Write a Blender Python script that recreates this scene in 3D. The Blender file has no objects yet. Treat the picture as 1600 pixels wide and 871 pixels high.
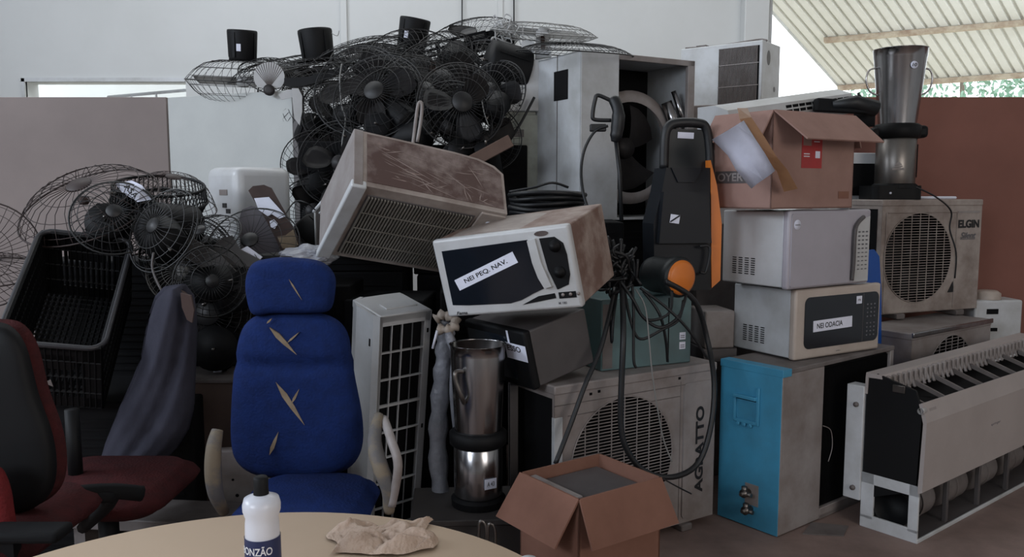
import bpy, bmesh, math, random
from mathutils import Matrix, Vector, Euler, Quaternion, noise
random.seed(7)
R_ = math.radians
S = bpy.context.scene
COL = S.collection
# ------------------------------------------------------------------ camera, light, exposure
F = 1300.0; CH = 1.4; PT = math.atan(135.5 / F); cP, sP = math.cos(PT), math.sin(PT)
cam = bpy.data.cameras.new('camera'); co = bpy.data.objects.new('camera', cam); COL.objects.link(co)
cam.sensor_width = 36; cam.lens = 36 * F / 1600; cam.clip_end = 200
co.location = (0, 0, CH); co.rotation_euler = (math.pi / 2 - PT, 0, 0); S.camera = co
W = bpy.data.worlds.new('sky'); S.world = W; W.use_nodes = True
W.node_tree.nodes['Background'].inputs[0].default_value = (.90, .96, 1, 1)
W.node_tree.nodes['Background'].inputs[1].default_value = 2.6
def area(name, loc, tgt, sx, sy, power, col):
    l = bpy.data.lights.new(name, 'AREA'); l.shape = 'RECTANGLE'; l.size = sx; l.size_y = sy; l.energy = power; l.color = col
    o = bpy.data.objects.new(name, l); COL.objects.link(o); o.location = loc
    o.rotation_euler = (Vector(tgt) - Vector(loc)).to_track_quat('-Z', 'Y').to_euler(); return o
area('fill_light_over_back', (-.6, 5.6, 4.55), (-.6, 6.0, 0), 7.0, 1.4, 95, (.95, .98, 1))  # added overhead fill lamp; the ceiling has no skylight
area('fill_light_left', (-5.8, 2.2, 3.4), (0, 4.0, 1.2), 4.0, 1.2, 225, (.80, .88, 1))  # added cool fill for left-facing sides; the left wall has no opening
area('fill_light_front_left', (-3.2, -2.8, 2.9), (.3, 4, .9), 4.0, 1.6, 215, (.82, .89, 1))  # added cool fill lamp behind the camera, no window modelled there
area('fill_light_front_right', (3.0, -2.8, 2.5), (.6, 4, .8), 4.0, 1.6, 125, (1, .93, .88))  # added warm fill lamp behind the camera; the front wall is closed
S.view_settings.view_transform = 'Standard'; S.view_settings.look = 'None'
S.view_settings.gamma = 1; S.view_settings.use_curve_mapping = False; S.view_settings.exposure = 0.0

def ray(u, v):
    a = (u - 800) / F; b = (435.5 - v) / F
    return Vector((a, cP + b * sP, -sP + b * cP))
def at(u, v, Y):
    d = ray(u, v); t = Y / d.y
    return Vector((d.x * t, Y, CH + d.z * t))
def atz(u, v, z):
    d = ray(u, v); t = (z - CH) / d.z
    return Vector((d.x * t, d.y * t, z))
# ------------------------------------------------------------------ materials
def lin(c):
    f = lambda x: (x / 255 / 12.92) if x <= 10.3 else ((x / 255 + .055) / 1.055) ** 2.4
    return tuple(f(x) for x in c) + (1,)
MATS = {}
def mat(name, col, rough=.6, metal=0., col2=None, amt=.5, scale=6., bump=0., stretch=None, spec=.5, alpha=1., trans=0., lo=None, hi=None, third=None):
    if name in MATS: return MATS[name]
    m = bpy.data.materials.new(name); m.use_nodes = True; nt = m.node_tree; b = nt.nodes['Principled BSDF']
    b.inputs['Roughness'].default_value = rough; b.inputs['Metallic'].default_value = metal
    b.inputs['Specular IOR Level'].default_value = spec
    if trans: b.inputs['Transmission Weight'].default_value = trans
    if alpha < 1: b.inputs['Alpha'].default_value = alpha
    base = lin(col)
    tc = nt.nodes.new('ShaderNodeTexCoord'); mp = nt.nodes.new('ShaderNodeMapping'); nt.links.new(tc.outputs['Object'], mp.inputs[0])
    if stretch: mp.inputs['Scale'].default_value = stretch
    n = nt.nodes.new('ShaderNodeTexNoise'); n.inputs['Scale'].default_value = scale; n.inputs['Detail'].default_value = 6; n.inputs['Roughness'].default_value = .62
    nt.links.new(mp.outputs[0], n.inputs[0])
    r = nt.nodes.new('ShaderNodeValToRGB')
    c2 = lin(col2) if col2 else tuple(x * .8 for x in base[:3]) + (1,)
    lo = .38 if lo is None else lo; hi = .66 if hi is None else hi
    r.color_ramp.elements[0].position = lo; r.color_ramp.elements[0].color = base
    r.color_ramp.elements[1].position = hi; r.color_ramp.elements[1].color = tuple(base[i] * (1 - amt) + c2[i] * amt for i in range(3)) + (1,)
    nt.links.new(n.outputs[0], r.inputs[0])
    out = r.outputs[0]
    if third:   # (colour, scale, threshold, stretch) of thin wear marks
        mp2 = nt.nodes.new('ShaderNodeMapping'); nt.links.new(tc.outputs['Object'], mp2.inputs[0]); mp2.inputs['Scale'].default_value = third[3]; mp2.inputs['Rotation'].default_value = third[4]
        n2 = nt.nodes.new('ShaderNodeTexNoise'); n2.inputs['Scale'].default_value = third[1]; n2.inputs['Detail'].default_value = 3
        nt.links.new(mp2.outputs[0], n2.inputs[0])
        r2 = nt.nodes.new('ShaderNodeValToRGB'); r2.color_ramp.elements[0].position = third[2]; r2.color_ramp.elements[1].position = third[2] + .03
        nt.links.new(n2.outputs[0], r2.inputs[0])
        mx = nt.nodes.new('ShaderNodeMix'); mx.data_type = 'RGBA'; nt.links.new(r2.outputs[0], mx.inputs[0]); nt.links.new(out, mx.inputs[6]); mx.inputs[7].default_value = lin(third[0])
        out = mx.outputs[2]
    nt.links.new(out, b.inputs['Base Color'])
    if bump:
        bn = nt.nodes.new('ShaderNodeBump'); bn.inputs['Strength'].default_value = bump; bn.inputs['Distance'].default_value = .01
        n3 = nt.nodes.new('ShaderNodeTexNoise'); n3.inputs['Scale'].default_value = scale * 4; nt.links.new(mp.outputs[0], n3.inputs[0])
        nt.links.new(n3.outputs[0], bn.inputs['Height']); nt.links.new(bn.outputs[0], b.inputs['Normal'])
    MATS[name] = m; return m
white = mat('white_plastic', (196, 198, 200), .35, col2=(150, 146, 138), amt=.45, scale=3)
white2 = mat('white_painted_metal', (200, 203, 206), .45, col2=(140, 138, 130), amt=.5, scale=4)
lilac = mat('pearl_grey_plastic', (168, 164, 172), .4, col2=(150, 146, 152), amt=.5, scale=3)
cream = mat('yellowed_plastic', (186, 174, 164), .4, col2=(150, 136, 124), amt=.5, scale=4)
greyp = mat('grey_painted_metal', (150, 144, 142), .5, col2=(110, 98, 92), amt=.7, scale=5)
greyd = mat('dusty_grey_metal', (112, 106, 104), .6, col2=(80, 72, 68), amt=.7, scale=7)
darkg = mat('dark_grey_metal', (84, 80, 80), .5, col2=(66, 62, 62), amt=.6, scale=5)
beige = mat('dirty_beige_panel', (166, 156, 149), .55, col2=(118, 104, 96), amt=.8, scale=6)
beigeb = mat('rust_brown_panel', (158, 142, 132), .6, col2=(104, 74, 62), amt=.85, scale=7, lo=.40, hi=.60)
scratched = mat('scratched_brown_sheet', (138, 124, 119), .6, col2=(84, 64, 59), amt=1., scale=4.2, lo=.40, hi=.53, stretch=(1, 1, 1),
                third=((150, 132, 124), 9, .66, (1, 9, 9), (0, .2, .35)))
black = mat('black_plastic', (12, 13, 15), .6, col2=(9, 9, 11), amt=.5, scale=8, spec=.25)
blackm = mat('black_dusty_plastic', (17, 18, 20), .8, col2=(28, 28, 29), amt=.5, scale=9, spec=.2)
wireb = mat('black_wire', (22, 22, 23), .5)
wirebr = mat('rusty_dark_wire', (52, 40, 38), .6)
wireg = mat('grey_wire', (128, 128, 126), .5)
rubber = mat('black_rubber', (20, 22, 25), .5)
glassd = mat('dark_glass', (22, 27, 34), .12, col2=(28, 32, 38), amt=.5)
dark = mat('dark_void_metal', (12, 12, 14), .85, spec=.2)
steel = mat('brushed_steel', (168, 168, 170), .22, metal=1, col2=(140, 136, 134), amt=.7, scale=2, stretch=(8, 8, .6))
steeld = mat('dull_steel', (126, 122, 118), .35, metal=.9, col2=(90, 84, 80), amt=.7, scale=4)
cyanm = mat('cyan_painted_metal', (68, 152, 190), .45, col2=(64, 124, 150), amt=.55, scale=5)
teal = mat('faded_teal_metal', (92, 120, 122), .5, col2=(84, 96, 96), amt=.7, scale=4)
blue = mat('navy_blue_fabric', (24, 43, 93), .9, col2=(21, 34, 72), amt=.6, scale=30, bump=.3, spec=.15)
bluep = mat('blue_plastic', (22, 82, 168), .4)
redd = mat('shaded_red_fabric', (70, 34, 35), .9, col2=(52, 32, 33), amt=.6, scale=30, bump=.3, spec=.1)  # darker copy of the red fabric, dim light on it put into the colour
red = mat('red_fabric', (112, 40, 42), .9, col2=(84, 36, 38), amt=.6, scale=30, bump=.3, spec=.1)
foam = mat('torn_yellow_foam', (146, 130, 108), .9, col2=(104, 88, 70), amt=.6, scale=20)
card = mat('brown_cardboard', (158, 128, 118), .85, col2=(132, 104, 96), amt=.5, scale=5, spec=.1)
cardd = mat('darker_cardboard', (134, 98, 84), .85, col2=(112, 80, 68), amt=.5, scale=5, spec=.1)
cardt = mat('cardboard_edge', (196, 152, 128), .9)
paper = mat('white_paper', (228, 231, 245), .8, col2=(190, 192, 205), amt=.4, scale=8)
tape = mat('brown_tape', (184, 144, 110), .35, col2=(158, 120, 90), amt=.6, scale=9)
ink = mat('black_ink', (22, 22, 24), .6)
inkg = mat('grey_ink', (96, 96, 100), .6)
redink = mat('red_print', (172, 52, 52), .7, col2=(150, 60, 58), amt=.6, scale=9)
orange = mat('orange_plastic', (214, 120, 44), .4)
wash = mat('dark_washer_plastic', (17, 21, 27), .5, spec=.3)
washg = mat('dark_green_grey_plastic', (20, 27, 29), .5)
cloth = mat('dark_grey_cloth', (60, 60, 70), .95, col2=(48, 48, 57), amt=.6, scale=7, bump=.3, spec=.1)
rag = mat('beige_rag_cloth', (182, 162, 146), .95, col2=(160, 138, 122), amt=.6, scale=25, bump=.5, spec=.1)
tablem = mat('beige_laminate', (208, 184, 158), .45, col2=(198, 172, 146), amt=.4, scale=2)
wallm = mat('white_wall_paint', (206, 208, 208), .8, col2=(188, 190, 188), amt=.5, scale=.6)
walln = mat('dirty_partition_board', (136, 125, 121), .8, col2=(118, 108, 105), amt=.5, scale=1.4)
panelw = mat('pale_panel_laminate', (184, 187, 184), .6, col2=(166, 169, 168), amt=.5, scale=2.2)
brownb = mat('brown_hardboard', (134, 88, 76), .75, col2=(112, 72, 62), amt=.5, scale=1.5)
floorm = mat('stained_concrete_floor', (138, 118, 110), .75, col2=(100, 82, 76), amt=.8, scale=2.6, bump=.15)
bottlem = mat('milky_plastic', (214, 216, 224), .3, spec=.5)
navy = mat('navy_print', (30, 42, 84), .5)
whitet = mat('white_print', (225, 226, 230), .5)
roofm = mat('cream_roof_sheet', (218, 217, 211), .6, col2=(198, 196, 186), amt=.5, scale=1.2)
rustm = mat('rusty_purlin', (186, 174, 156), .8, col2=(138, 112, 94), amt=.8, scale=6)
leaf = mat('hazy_green_foliage', (140, 168, 150), .7, col2=(98, 136, 112), amt=.9, scale=1.5)  # haze over the distant trees is mixed into this paler green
bark = mat('grey_bark', (110, 100, 88), .9)
groundm = mat('pale_ground', (190, 184, 170), .9)
wrap = mat('grey_pipe_wrap', (150, 152, 160), .4, col2=(110, 112, 118), amt=.7, scale=12, bump=.5)
bladeg = mat('grey_blade_plastic', (176, 176, 176), .5, col2=(150, 150, 148), amt=.5)
bladed = mat('dark_blade_plastic', (30, 29, 31), .5, col2=(58, 54, 53), amt=.7, scale=5, spec=.3)
wood = mat('dusty_wood', (104, 84, 74), .85, col2=(76, 58, 50), amt=.6, scale=5)
# ------------------------------------------------------------------ mesh helpers
def NB(): return bmesh.new()
def addv(bm, vs, fs, mi=0, M=None, smooth=False):
    v = [bm.verts.new(M @ Vector(p) if M else p) for p in vs]
    out = []
    for f in fs:
        try:
            q = bm.faces.new([v[i] for i in f]); q.material_index = mi; q.smooth = smooth; out.append(q)
        except ValueError: pass
    return v, out
def box(bm, x0, x1, y0, y1, z0, z1, bev=0., mi=0, M=None, seg=2):
    vs = [(x, y, z) for x in (x0, x1) for y in (y0, y1) for z in (z0, z1)]
    v, f = addv(bm, vs, [(0, 1, 3, 2), (4, 6, 7, 5), (0, 4, 5, 1), (2, 3, 7, 6), (0, 2, 6, 4), (1, 5, 7, 3)], mi, M)
    if bev:
        ed = list({e for q in f for e in q.edges})
        r = bmesh.ops.bevel(bm, geom=ed, offset=bev, segments=seg, affect='EDGES', profile=.5)
        for q in r['faces']: q.smooth = True; q.material_index = mi
    return f
def prism(bm, pts, a, b, axis='y', mi=0, M=None, smooth=False):
    def P(p, t): return {'y': (p[0], t, p[1]), 'x': (t, p[0], p[1]), 'z': (p[0], p[1], t)}[axis]
    n = len(pts)
    vs = [P(p, a) for p in pts] + [P(p, b) for p in pts]
    addv(bm, vs, [tuple(range(n)), tuple(range(2 * n - 1, n - 1, -1))], mi, M)
    addv(bm, vs, [(i, i + n, (i + 1) % n + n, (i + 1) % n) for i in range(n)], mi, M, smooth)
def rrect(x0, x1, z0, z1, r, n=5):
    o = []
    for cx, cz, a0 in ((x1 - r, z1 - r, 0), (x0 + r, z1 - r, 90), (x0 + r, z0 + r, 180), (x1 - r, z0 + r, 270)):
        for i in range(n + 1):
            a = R_(a0 + 90 * i / n); o.append((cx + r * math.cos(a), cz + r * math.sin(a)))
    return o
def lathe(bm, prof, n=32, M=None, mi=0, cap=True, smooth=True):
    vs = []
    for r, z in prof:
        for i in range(n):
            a = 2 * math.pi * i / n; vs.append((r * math.cos(a), r * math.sin(a), z))
    fs = []
    for k in range(len(prof) - 1):
        for i in range(n):
            j = (i + 1) % n; fs.append((k * n + i, k * n + j, (k + 1) * n + j, (k + 1) * n + i))
    v, f = addv(bm, vs, fs, mi, M, smooth)
    if cap:
        for k in (0, len(prof) - 1):
            if prof[k][0] > 1e-5:
                try:
                    q = bm.faces.new(v[k * n:(k + 1) * n]); q.material_index = mi
                except ValueError: pass
def tube(bm, pts, r, n=6, closed=False, M=None, mi=0, smooth=True):
    P = [Vector(p) for p in pts]; m = len(P); vs = []; prev = None
    for i in range(m):
        if closed: t = P[(i + 1) % m] - P[i - 1]
        else: t = P[min(i + 1, m - 1)] - P[max(i - 1, 0)]
        t = t.normalized() if t.length > 1e-9 else Vector((0, 0, 1))
        if prev is None:
            s = t.cross(Vector((0, 0, 1)) if abs(t.z) < .9 else Vector((1, 0, 0))).normalized()
        else:
            s = prev - t * prev.dot(t); s = s.normalized() if s.length > 1e-6 else t.orthogonal().normalized()
        prev = s; u = t.cross(s); rr = r[i] if isinstance(r, (list, tuple)) else r
        for k in range(n):
            a = 2 * math.pi * k / n; vs.append(P[i] + (s * math.cos(a) + u * math.sin(a)) * rr)
    fs = []
    for i in range(m if closed else m - 1):
        j = (i + 1) % m
        for k in range(n): fs.append((i * n + k, i * n + (k + 1) % n, j * n + (k + 1) % n, j * n + k))
    if not closed: fs += [tuple(range(n - 1, -1, -1)), tuple(range((m - 1) * n, m * n))]
    addv(bm, vs, fs, mi, M, smooth)
def cr(pts, n=6, closed=False):
    P = [Vector(p) for p in pts]; m = len(P); out = []
    for i in range(m if closed else m - 1):
        a = P[i - 1] if (closed or i > 0) else P[0]; b = P[i]; c = P[(i + 1) % m]; d = P[(i + 2) % m] if (closed or i + 2 < m) else P[-1]
        for k in range(n):
            t = k / n; out.append(.5 * ((2 * b) + (c - a) * t + (2 * a - 5 * b + 4 * c - d) * t * t + (3 * b - a - 3 * c + d) * t ** 3))
    if not closed: out.append(P[-1])
    return out
def bar(bm, a, b, r, M=None, mi=0): tube(bm, [a, b], r, 4, M=M, mi=mi, smooth=False)
def pillow(bm, pts, th, M=None, mi=0, flat=.62, closedback=True, fn=None):
    """outline pts in XZ, cushion of thickness th around y=0, front towards -y"""
    n = len(pts); cx = sum(p[0] for p in pts) / n; cz = sum(p[1] for p in pts) / n
    prof = [(flat * .35, -.5), (flat * .7, -.49), (flat, -.46), (.84, -.36), (.95, -.2), (1, 0), (.95, .2), (.84, .36), (flat, .46)]
    vs = []
    for s, y in prof:
        for p in pts:
            q = [cx + (p[0] - cx) * s, y * th, cz + (p[1] - cz) * s]
            if fn: q[1] += fn(q[0], q[2], y)
            vs.append(tuple(q))
    fs = []
    for k in range(len(prof) - 1):
        for i in range(n):
            j = (i + 1) % n; fs.append((k * n + i, k * n + j, (k + 1) * n + j, (k + 1) * n + i))
    fs.append(tuple(range(n))); fs.append(tuple(range(len(prof) * n - 1, (len(prof) - 1) * n - 1, -1)))
    addv(bm, vs, fs, mi, M, True)
def hole_panel(bm, w, h, cx, cz, r, y, dep, x0=None, mi=0, n=48, mid=None):
    """front sheet (x in x0..x0+w, z in 0..h) at depth y with a round hole, and a cylindrical well dep deep"""
    x0 = -w / 2 if x0 is None else x0; x1 = x0 + w
    A = sorted([2 * math.pi * i / n for i in range(n)] + [math.atan2(b - cz, a - cx) % (2 * math.pi) for a in (x0, x1) for b in (0, h)])
    ring = []; outer = []
    for a in A:
        c, s = math.cos(a), math.sin(a); t = 1e9
        if c > 1e-9: t = min(t, (x1 - cx) / c)
        if c < -1e-9: t = min(t, (x0 - cx) / c)
        if s > 1e-9: t = min(t, (h - cz) / s)
        if s < -1e-9: t = min(t, (0 - cz) / s)
        outer.append((cx + c * t, y, cz + s * t)); ring.append((cx + c * r, y, cz + s * r))
    m = len(A); back = [(p[0], y + dep, p[2]) for p in ring]
    addv(bm, outer + ring, [(i, (i + 1) % m, m + (i + 1) % m, m + i) for i in range(m)], mi)
    addv(bm, ring + back, [(i, (i + 1) % m, m + (i + 1) % m, m + i) for i in range(m)] + [tuple(range(m, 2 * m))], mid if mid is not None else mi, None)
def link(name, bm, mats, parent=None, M=None, label=None):
    me = bpy.data.meshes.new(name)
    bmesh.ops.recalc_face_normals(bm, faces=bm.faces)
    bm.to_mesh(me); bm.free()
    for m in (mats if isinstance(mats, (list, tuple)) else [mats]): me.materials.append(m)
    o = bpy.data.objects.new(name, me); COL.objects.link(o)
    if parent: o.parent = parent
    if M is not None: o.matrix_local = M
    if label: o['label'] = label
    return o
def tag(o, label, cat, group=None, kind=None):
    o['label'] = label; o['category'] = cat
    if group: o['group'] = group
    if kind: o['kind'] = kind
    return o
def thing(name, label, cat, loc=(0, 0, 0), rot=(0, 0, 0), group=None, q=None):
    o = bpy.data.objects.new(name, None); COL.objects.link(o); o.empty_display_size = .1
    o.location = loc
    if q is not None: o.rotation_mode = 'QUATERNION'; o.rotation_quaternion = q
    else: o.rotation_euler = tuple(R_(a) for a in rot)
    return tag(o, label, cat, group)
def single(name, bm, m, label, cat, group=None, loc=(0, 0, 0), rot=(0, 0, 0)):
    o = link(name, bm, m); o.location = loc; o.rotation_euler = tuple(R_(a) for a in rot)
    return tag(o, label, cat, group)
def struct(name, bm, m):
    o = link(name, bm, m); o['kind'] = 'structure'; return o
def dup(t, loc, rot=None, q=None, label=None, group=None):
    r = t.copy(); COL.objects.link(r); r.location = loc
    if q is not None: r.rotation_mode = 'QUATERNION'; r.rotation_quaternion = q
    elif rot: r.rotation_euler = tuple(R_(a) for a in rot)
    if label: r['label'] = label
    if group: r['group'] = group
    for ch in list(t.children):
        c = ch.copy(); COL.objects.link(c); c.parent = r
        for g in ch.children:
            d = g.copy(); COL.objects.link(d); d.parent = c
    return r
FRONT = Matrix(((1, 0, 0, 0), (0, 0, -1, 0), (0, 1, 0, 0), (0, 0, 0, 1)))     # text XY -> XZ facing -y
def text(s, w, h, M, m, parent, name='lettering', label=None, italic=0., bold=.02):
    c = bpy.data.curves.new('txt', 'FONT'); c.body = s; c.extrude = .0; c.shear = italic; c.offset = bold
    o = bpy.data.objects.new('txt', c); COL.objects.link(o)
    me = bpy.data.meshes.new_from_object(o.evaluated_get(bpy.context.evaluated_depsgraph_get()))
    bpy.data.objects.remove(o); bpy.data.curves.remove(c)
    xs = [v.co.x for v in me.vertices]; ys = [v.co.y for v in me.vertices]
    x0, x1, y0, y1 = min(xs), max(xs), min(ys), max(ys)
    T = Matrix.Diagonal((w / (x1 - x0), h / (y1 - y0), 1, 1)) @ Matrix.Translation((-(x0 + x1) / 2, -(y0 + y1) / 2, 0))
    me.transform(T); me.name = name
    me.materials.clear(); me.materials.append(m)
    t = bpy.data.objects.new(name, me); COL.objects.link(t); t.parent = parent; t.matrix_local = M
    if label: t['label'] = label
    return t
def T3(x, y, z): return Matrix.Translation((x, y, z))
def RX(a): return Matrix.Rotation(R_(a), 4, 'X')
def RY(a): return Matrix.Rotation(R_(a), 4, 'Y')
def RZ(a): return Matrix.Rotation(R_(a), 4, 'Z')
def plate(w, h, t=.0008):      # thin paper slab centred, facing -y
    bm = NB(); box(bm, -w / 2, w / 2, -t, 0, -h / 2, h / 2); return bm

# ================================================================== THE SETTING
bm = NB(); box(bm, -6, 6, -3, 7.8, -.1, 0); struct('floor', bm, floorm)
bm = NB(); box(bm, -6, 6.1, -3, 7.8, 4.7, 4.8); struct('ceiling', bm, wallm)
bm = NB(); box(bm, -6.1, -6, -3, 7.8, 0, 4.7); struct('wall_left', bm, wallm)
bm = NB(); box(bm, 6, 6.1, -3, 7.8, 0, 4.7); struct('wall_right', bm, wallm)
bm = NB(); box(bm, -6, 6, -3.1, -3, 0, 4.7); struct('wall_front', bm, wallm)
YB = 7.6
bm = NB()
a = at(40, 128, YB); c = at(292, 175, YB)
wx0, wx1, wz1, wz0 = a.x, c.x, a.z, c.z - .6
xe = at(1190, 100, YB).x
box(bm, -6, wx0, YB, YB + .2, 0, 4.7); box(bm, wx1, xe, YB, YB + .2, 0, 4.7)
box(bm, wx0, wx1, YB, YB + .2, 0, wz0); box(bm, wx0, wx1, YB, YB + .2, wz1, 4.7)
box(bm, xe, 6, YB, YB + .2, 0, 1.3)
struct('wall_back', bm, wallm)
bm = NB()   # flat pilasters standing a little proud of the wall
box(bm, at(532, 0, YB).x, at(542, 0, YB).x, YB - .03, YB, 0, 4.7, .004)
box(bm, at(778, 0, YB).x, at(786, 0, YB).x, YB - .015, YB, 0, 4.7, .004)
box(bm, at(1158, 0, YB).x, at(1196, 0, YB).x, YB - .14, YB, 0, 4.7, .01)
struct('trim_1', bm, wallm)
bm = NB()
for u in (1192, 1203): box(bm, at(u, 0, YB).x - .012, at(u, 0, YB).x + .012, YB - .05, YB + .04, 1.3, 4.7, .003)
struct('window_1', bm, white2)
# pass-through window in the wall, with the lit space behind it
bm = NB()
box(bm, wx0 - .03, wx0, YB - .02, YB + .02, wz0, wz1 + .03); box(bm, wx0 - .03, wx1, YB - .02, YB + .02, wz1, wz1 + .035)
p0 = at(168, 152, YB + .1); p1 = at(292, 141, YB + .1)
bar(bm, p0, p1, .014); bar(bm, p0, p0 - Vector((0, 0, .5)), .014)
for u, v in ((205, 149), (244, 145)): q = at(u, v, YB + .1); bar(bm, q, q - Vector((0, 0, .5)), .01)
struct('window_2', bm, white2)
bm = NB(); box(bm, -9, -1, YB + 3.4, YB + 3.5, -.05, 3.4); struct('wall_beyond', bm, wallm)
bm = NB(); box(bm, -14, 26, YB + .2, 40, -.15, -.05); struct('ground', bm, groundm)

# partitions (about 1.95 m tall)
PH = 1.955
bm = NB(); box(bm, -6, at(262, 160, 5).x, 4.98, 5.03, 0, PH, .004); struct('wall_partition_left', bm, walln)
bm = NB(); x0 = 1.72; box(bm, x0, 6, 5.02, 5.06, 0, PH + .005, .004); struct('wall_partition_right', bm, brownb)
# conduit wires hanging down the back wall
bm = NB(); tube(bm, [at(722, -30, YB - .03), at(722, 60, YB - .03)], .006); single('hanging_cord', bm, ink, 'thin dark cord hanging straight down the white wall, left of the other one', 'cord')
bm = NB(); tube(bm, [at(803, -30, YB - .03), at(803, 70, YB - .03)], .007); single('hanging_cord', bm, ink, 'thin dark cord hanging down the white wall, right of the other one', 'cord')

# corrugated canopy outside
P1 = at(1312, 137, 14.4); P2 = at(1600, 117, 13.44); P3 = at(1202, 14, 12.8)
e1 = (P1 - P3).normalized(); e2 = (P2 - P1); e2 = (e2 - e1 * e2.dot(e1)).normalized(); nn = e1.cross(e2).normalized()
if nn.z < 0: nn = -nn
t = thing('roof_canopy', 'cream corrugated metal canopy sloping down outside the opening on the right', 'canopy')
t['kind'] = 'structure'
bm = NB(); L = 8.0; Wd = 9.6
pr = []
k = 0; s = 0.
while s < Wd:
    pr += [(s, 0), (s + .10, 0), (s + .115, .045), (s + .14, .045)]; s += .155
ed = P1 + e1 * .0
vs = []
eave = (P2 - P1).normalized()
for s, hh in pr:
    b0 = P1 + eave * s + nn * hh; vs += [b0, b0 - e1 * L]
addv(bm, vs, [(2 * i, 2 * i + 1, 2 * i + 3, 2 * i + 2) for i in range(len(pr) - 1)], 0)
link('roof_sheet', bm, roofm, t)
for k, dd in enumerate((.10, 1.63, 3.2, 4.8)):
    bm = NB(); a0 = P1 - e1 * dd - nn * .04; a1 = a0 + eave * Wd
    if k: a0 = a0 + eave * .4
    f = eave; g = nn
    for (s0, s1, h0, h1) in (((0, .012, -.05, .03)),):
        vs = []
        for base in (a0, a1):
            for x, y in ((0, h0), (.05, h0), (.05, h1), (0, h1)): vs.append(base + e1 * x + nn * y)
        addv(bm, vs, [(0, 1, 2, 3), (7, 6, 5, 4), (0, 4, 5, 1), (1, 5, 6, 2), (2, 6, 7, 3), (3, 7, 4, 0)])
    link('purlin', bm, rustm, t, label='rust-stained purlin under the sheet')
bm = NB(); tube(bm, [P1, P1 - e1 * L], .022, 5); tube(bm, [P1 - nn * .02, P1 + eave * Wd - nn * .02], .025, 5); link('edge_trim', bm, white2, t)
# trees beyond
def tree(x, y, h, r, label, seed):
    rd = random.Random(seed)
    t = thing('tree', label, 'tree', (x, y, -.05), group='trees beyond the canopy')
    bm = NB(); tube(bm, [(0, 0, 0), (.1, 0, h * .4), (0, .1, h * .8)], [.16, .12, .05], 7); link('trunk', bm, bark, t)
    bm = NB()
    for i in range(1500):
        a = rd.uniform(0, 6.28); ph = rd.uniform(-.9, 1.2); rr = r * rd.uniform(.5, 1)
        c = Vector((rr * math.cos(a) * math.cos(ph), rr * math.sin(a) * math.cos(ph), h * .72 + rr * math.sin(ph) * .9))
        q = Matrix.Translation(c) @ Euler((rd.uniform(0, 6), rd.uniform(0, 6), 0)).to_matrix().to_4x4()
        s = rd.uniform(.05, .11)
        addv(bm, [(-s, 0, 0), (0, -s * .5, 0), (s, 0, 0), (0, s * .5, 0)], [(0, 1, 2, 3)], 0, q)
    link('foliage', bm, leaf, t)
for x, y, h, r, lb, sd in ((11.2, 21, 5.2, 1.9, 'pale green tree seen under the eave right of the steel blender', 3), (14.6, 22, 5.4, 1.8, 'green tree under the eave at the far right edge', 5),
                           (11.3, 25.5, 5.0, 1.6, 'faint tree crown under the eave just right of the blender jug', 8)):
    tree(x, y, h, r, lb, sd)

# pale panel leaning on the left partition
a = at(262, 160, 4.96); b = at(456, 150, 4.6)
dirv = Vector((b.x - a.x, b.y - a.y, 0)); wl = dirv.length; yaw = math.degrees(math.atan2(dirv.y, dirv.x))
t = thing('upright_panel', 'pale grey laminate panel standing upright next to the brown-grey partition', 'panel', (a.x, a.y, 0), (0, 0, yaw))
bm = NB(); box(bm, 0, wl, 0, .05, 0, PH - .005, .003); link('board', bm, panelw, t)
bm = NB(); box(bm, wl - .004, wl + .035, .004, .06, 0, PH - .004, .003); link('edge_strip', bm, darkg, t, label='dark edge of the panel')

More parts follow.
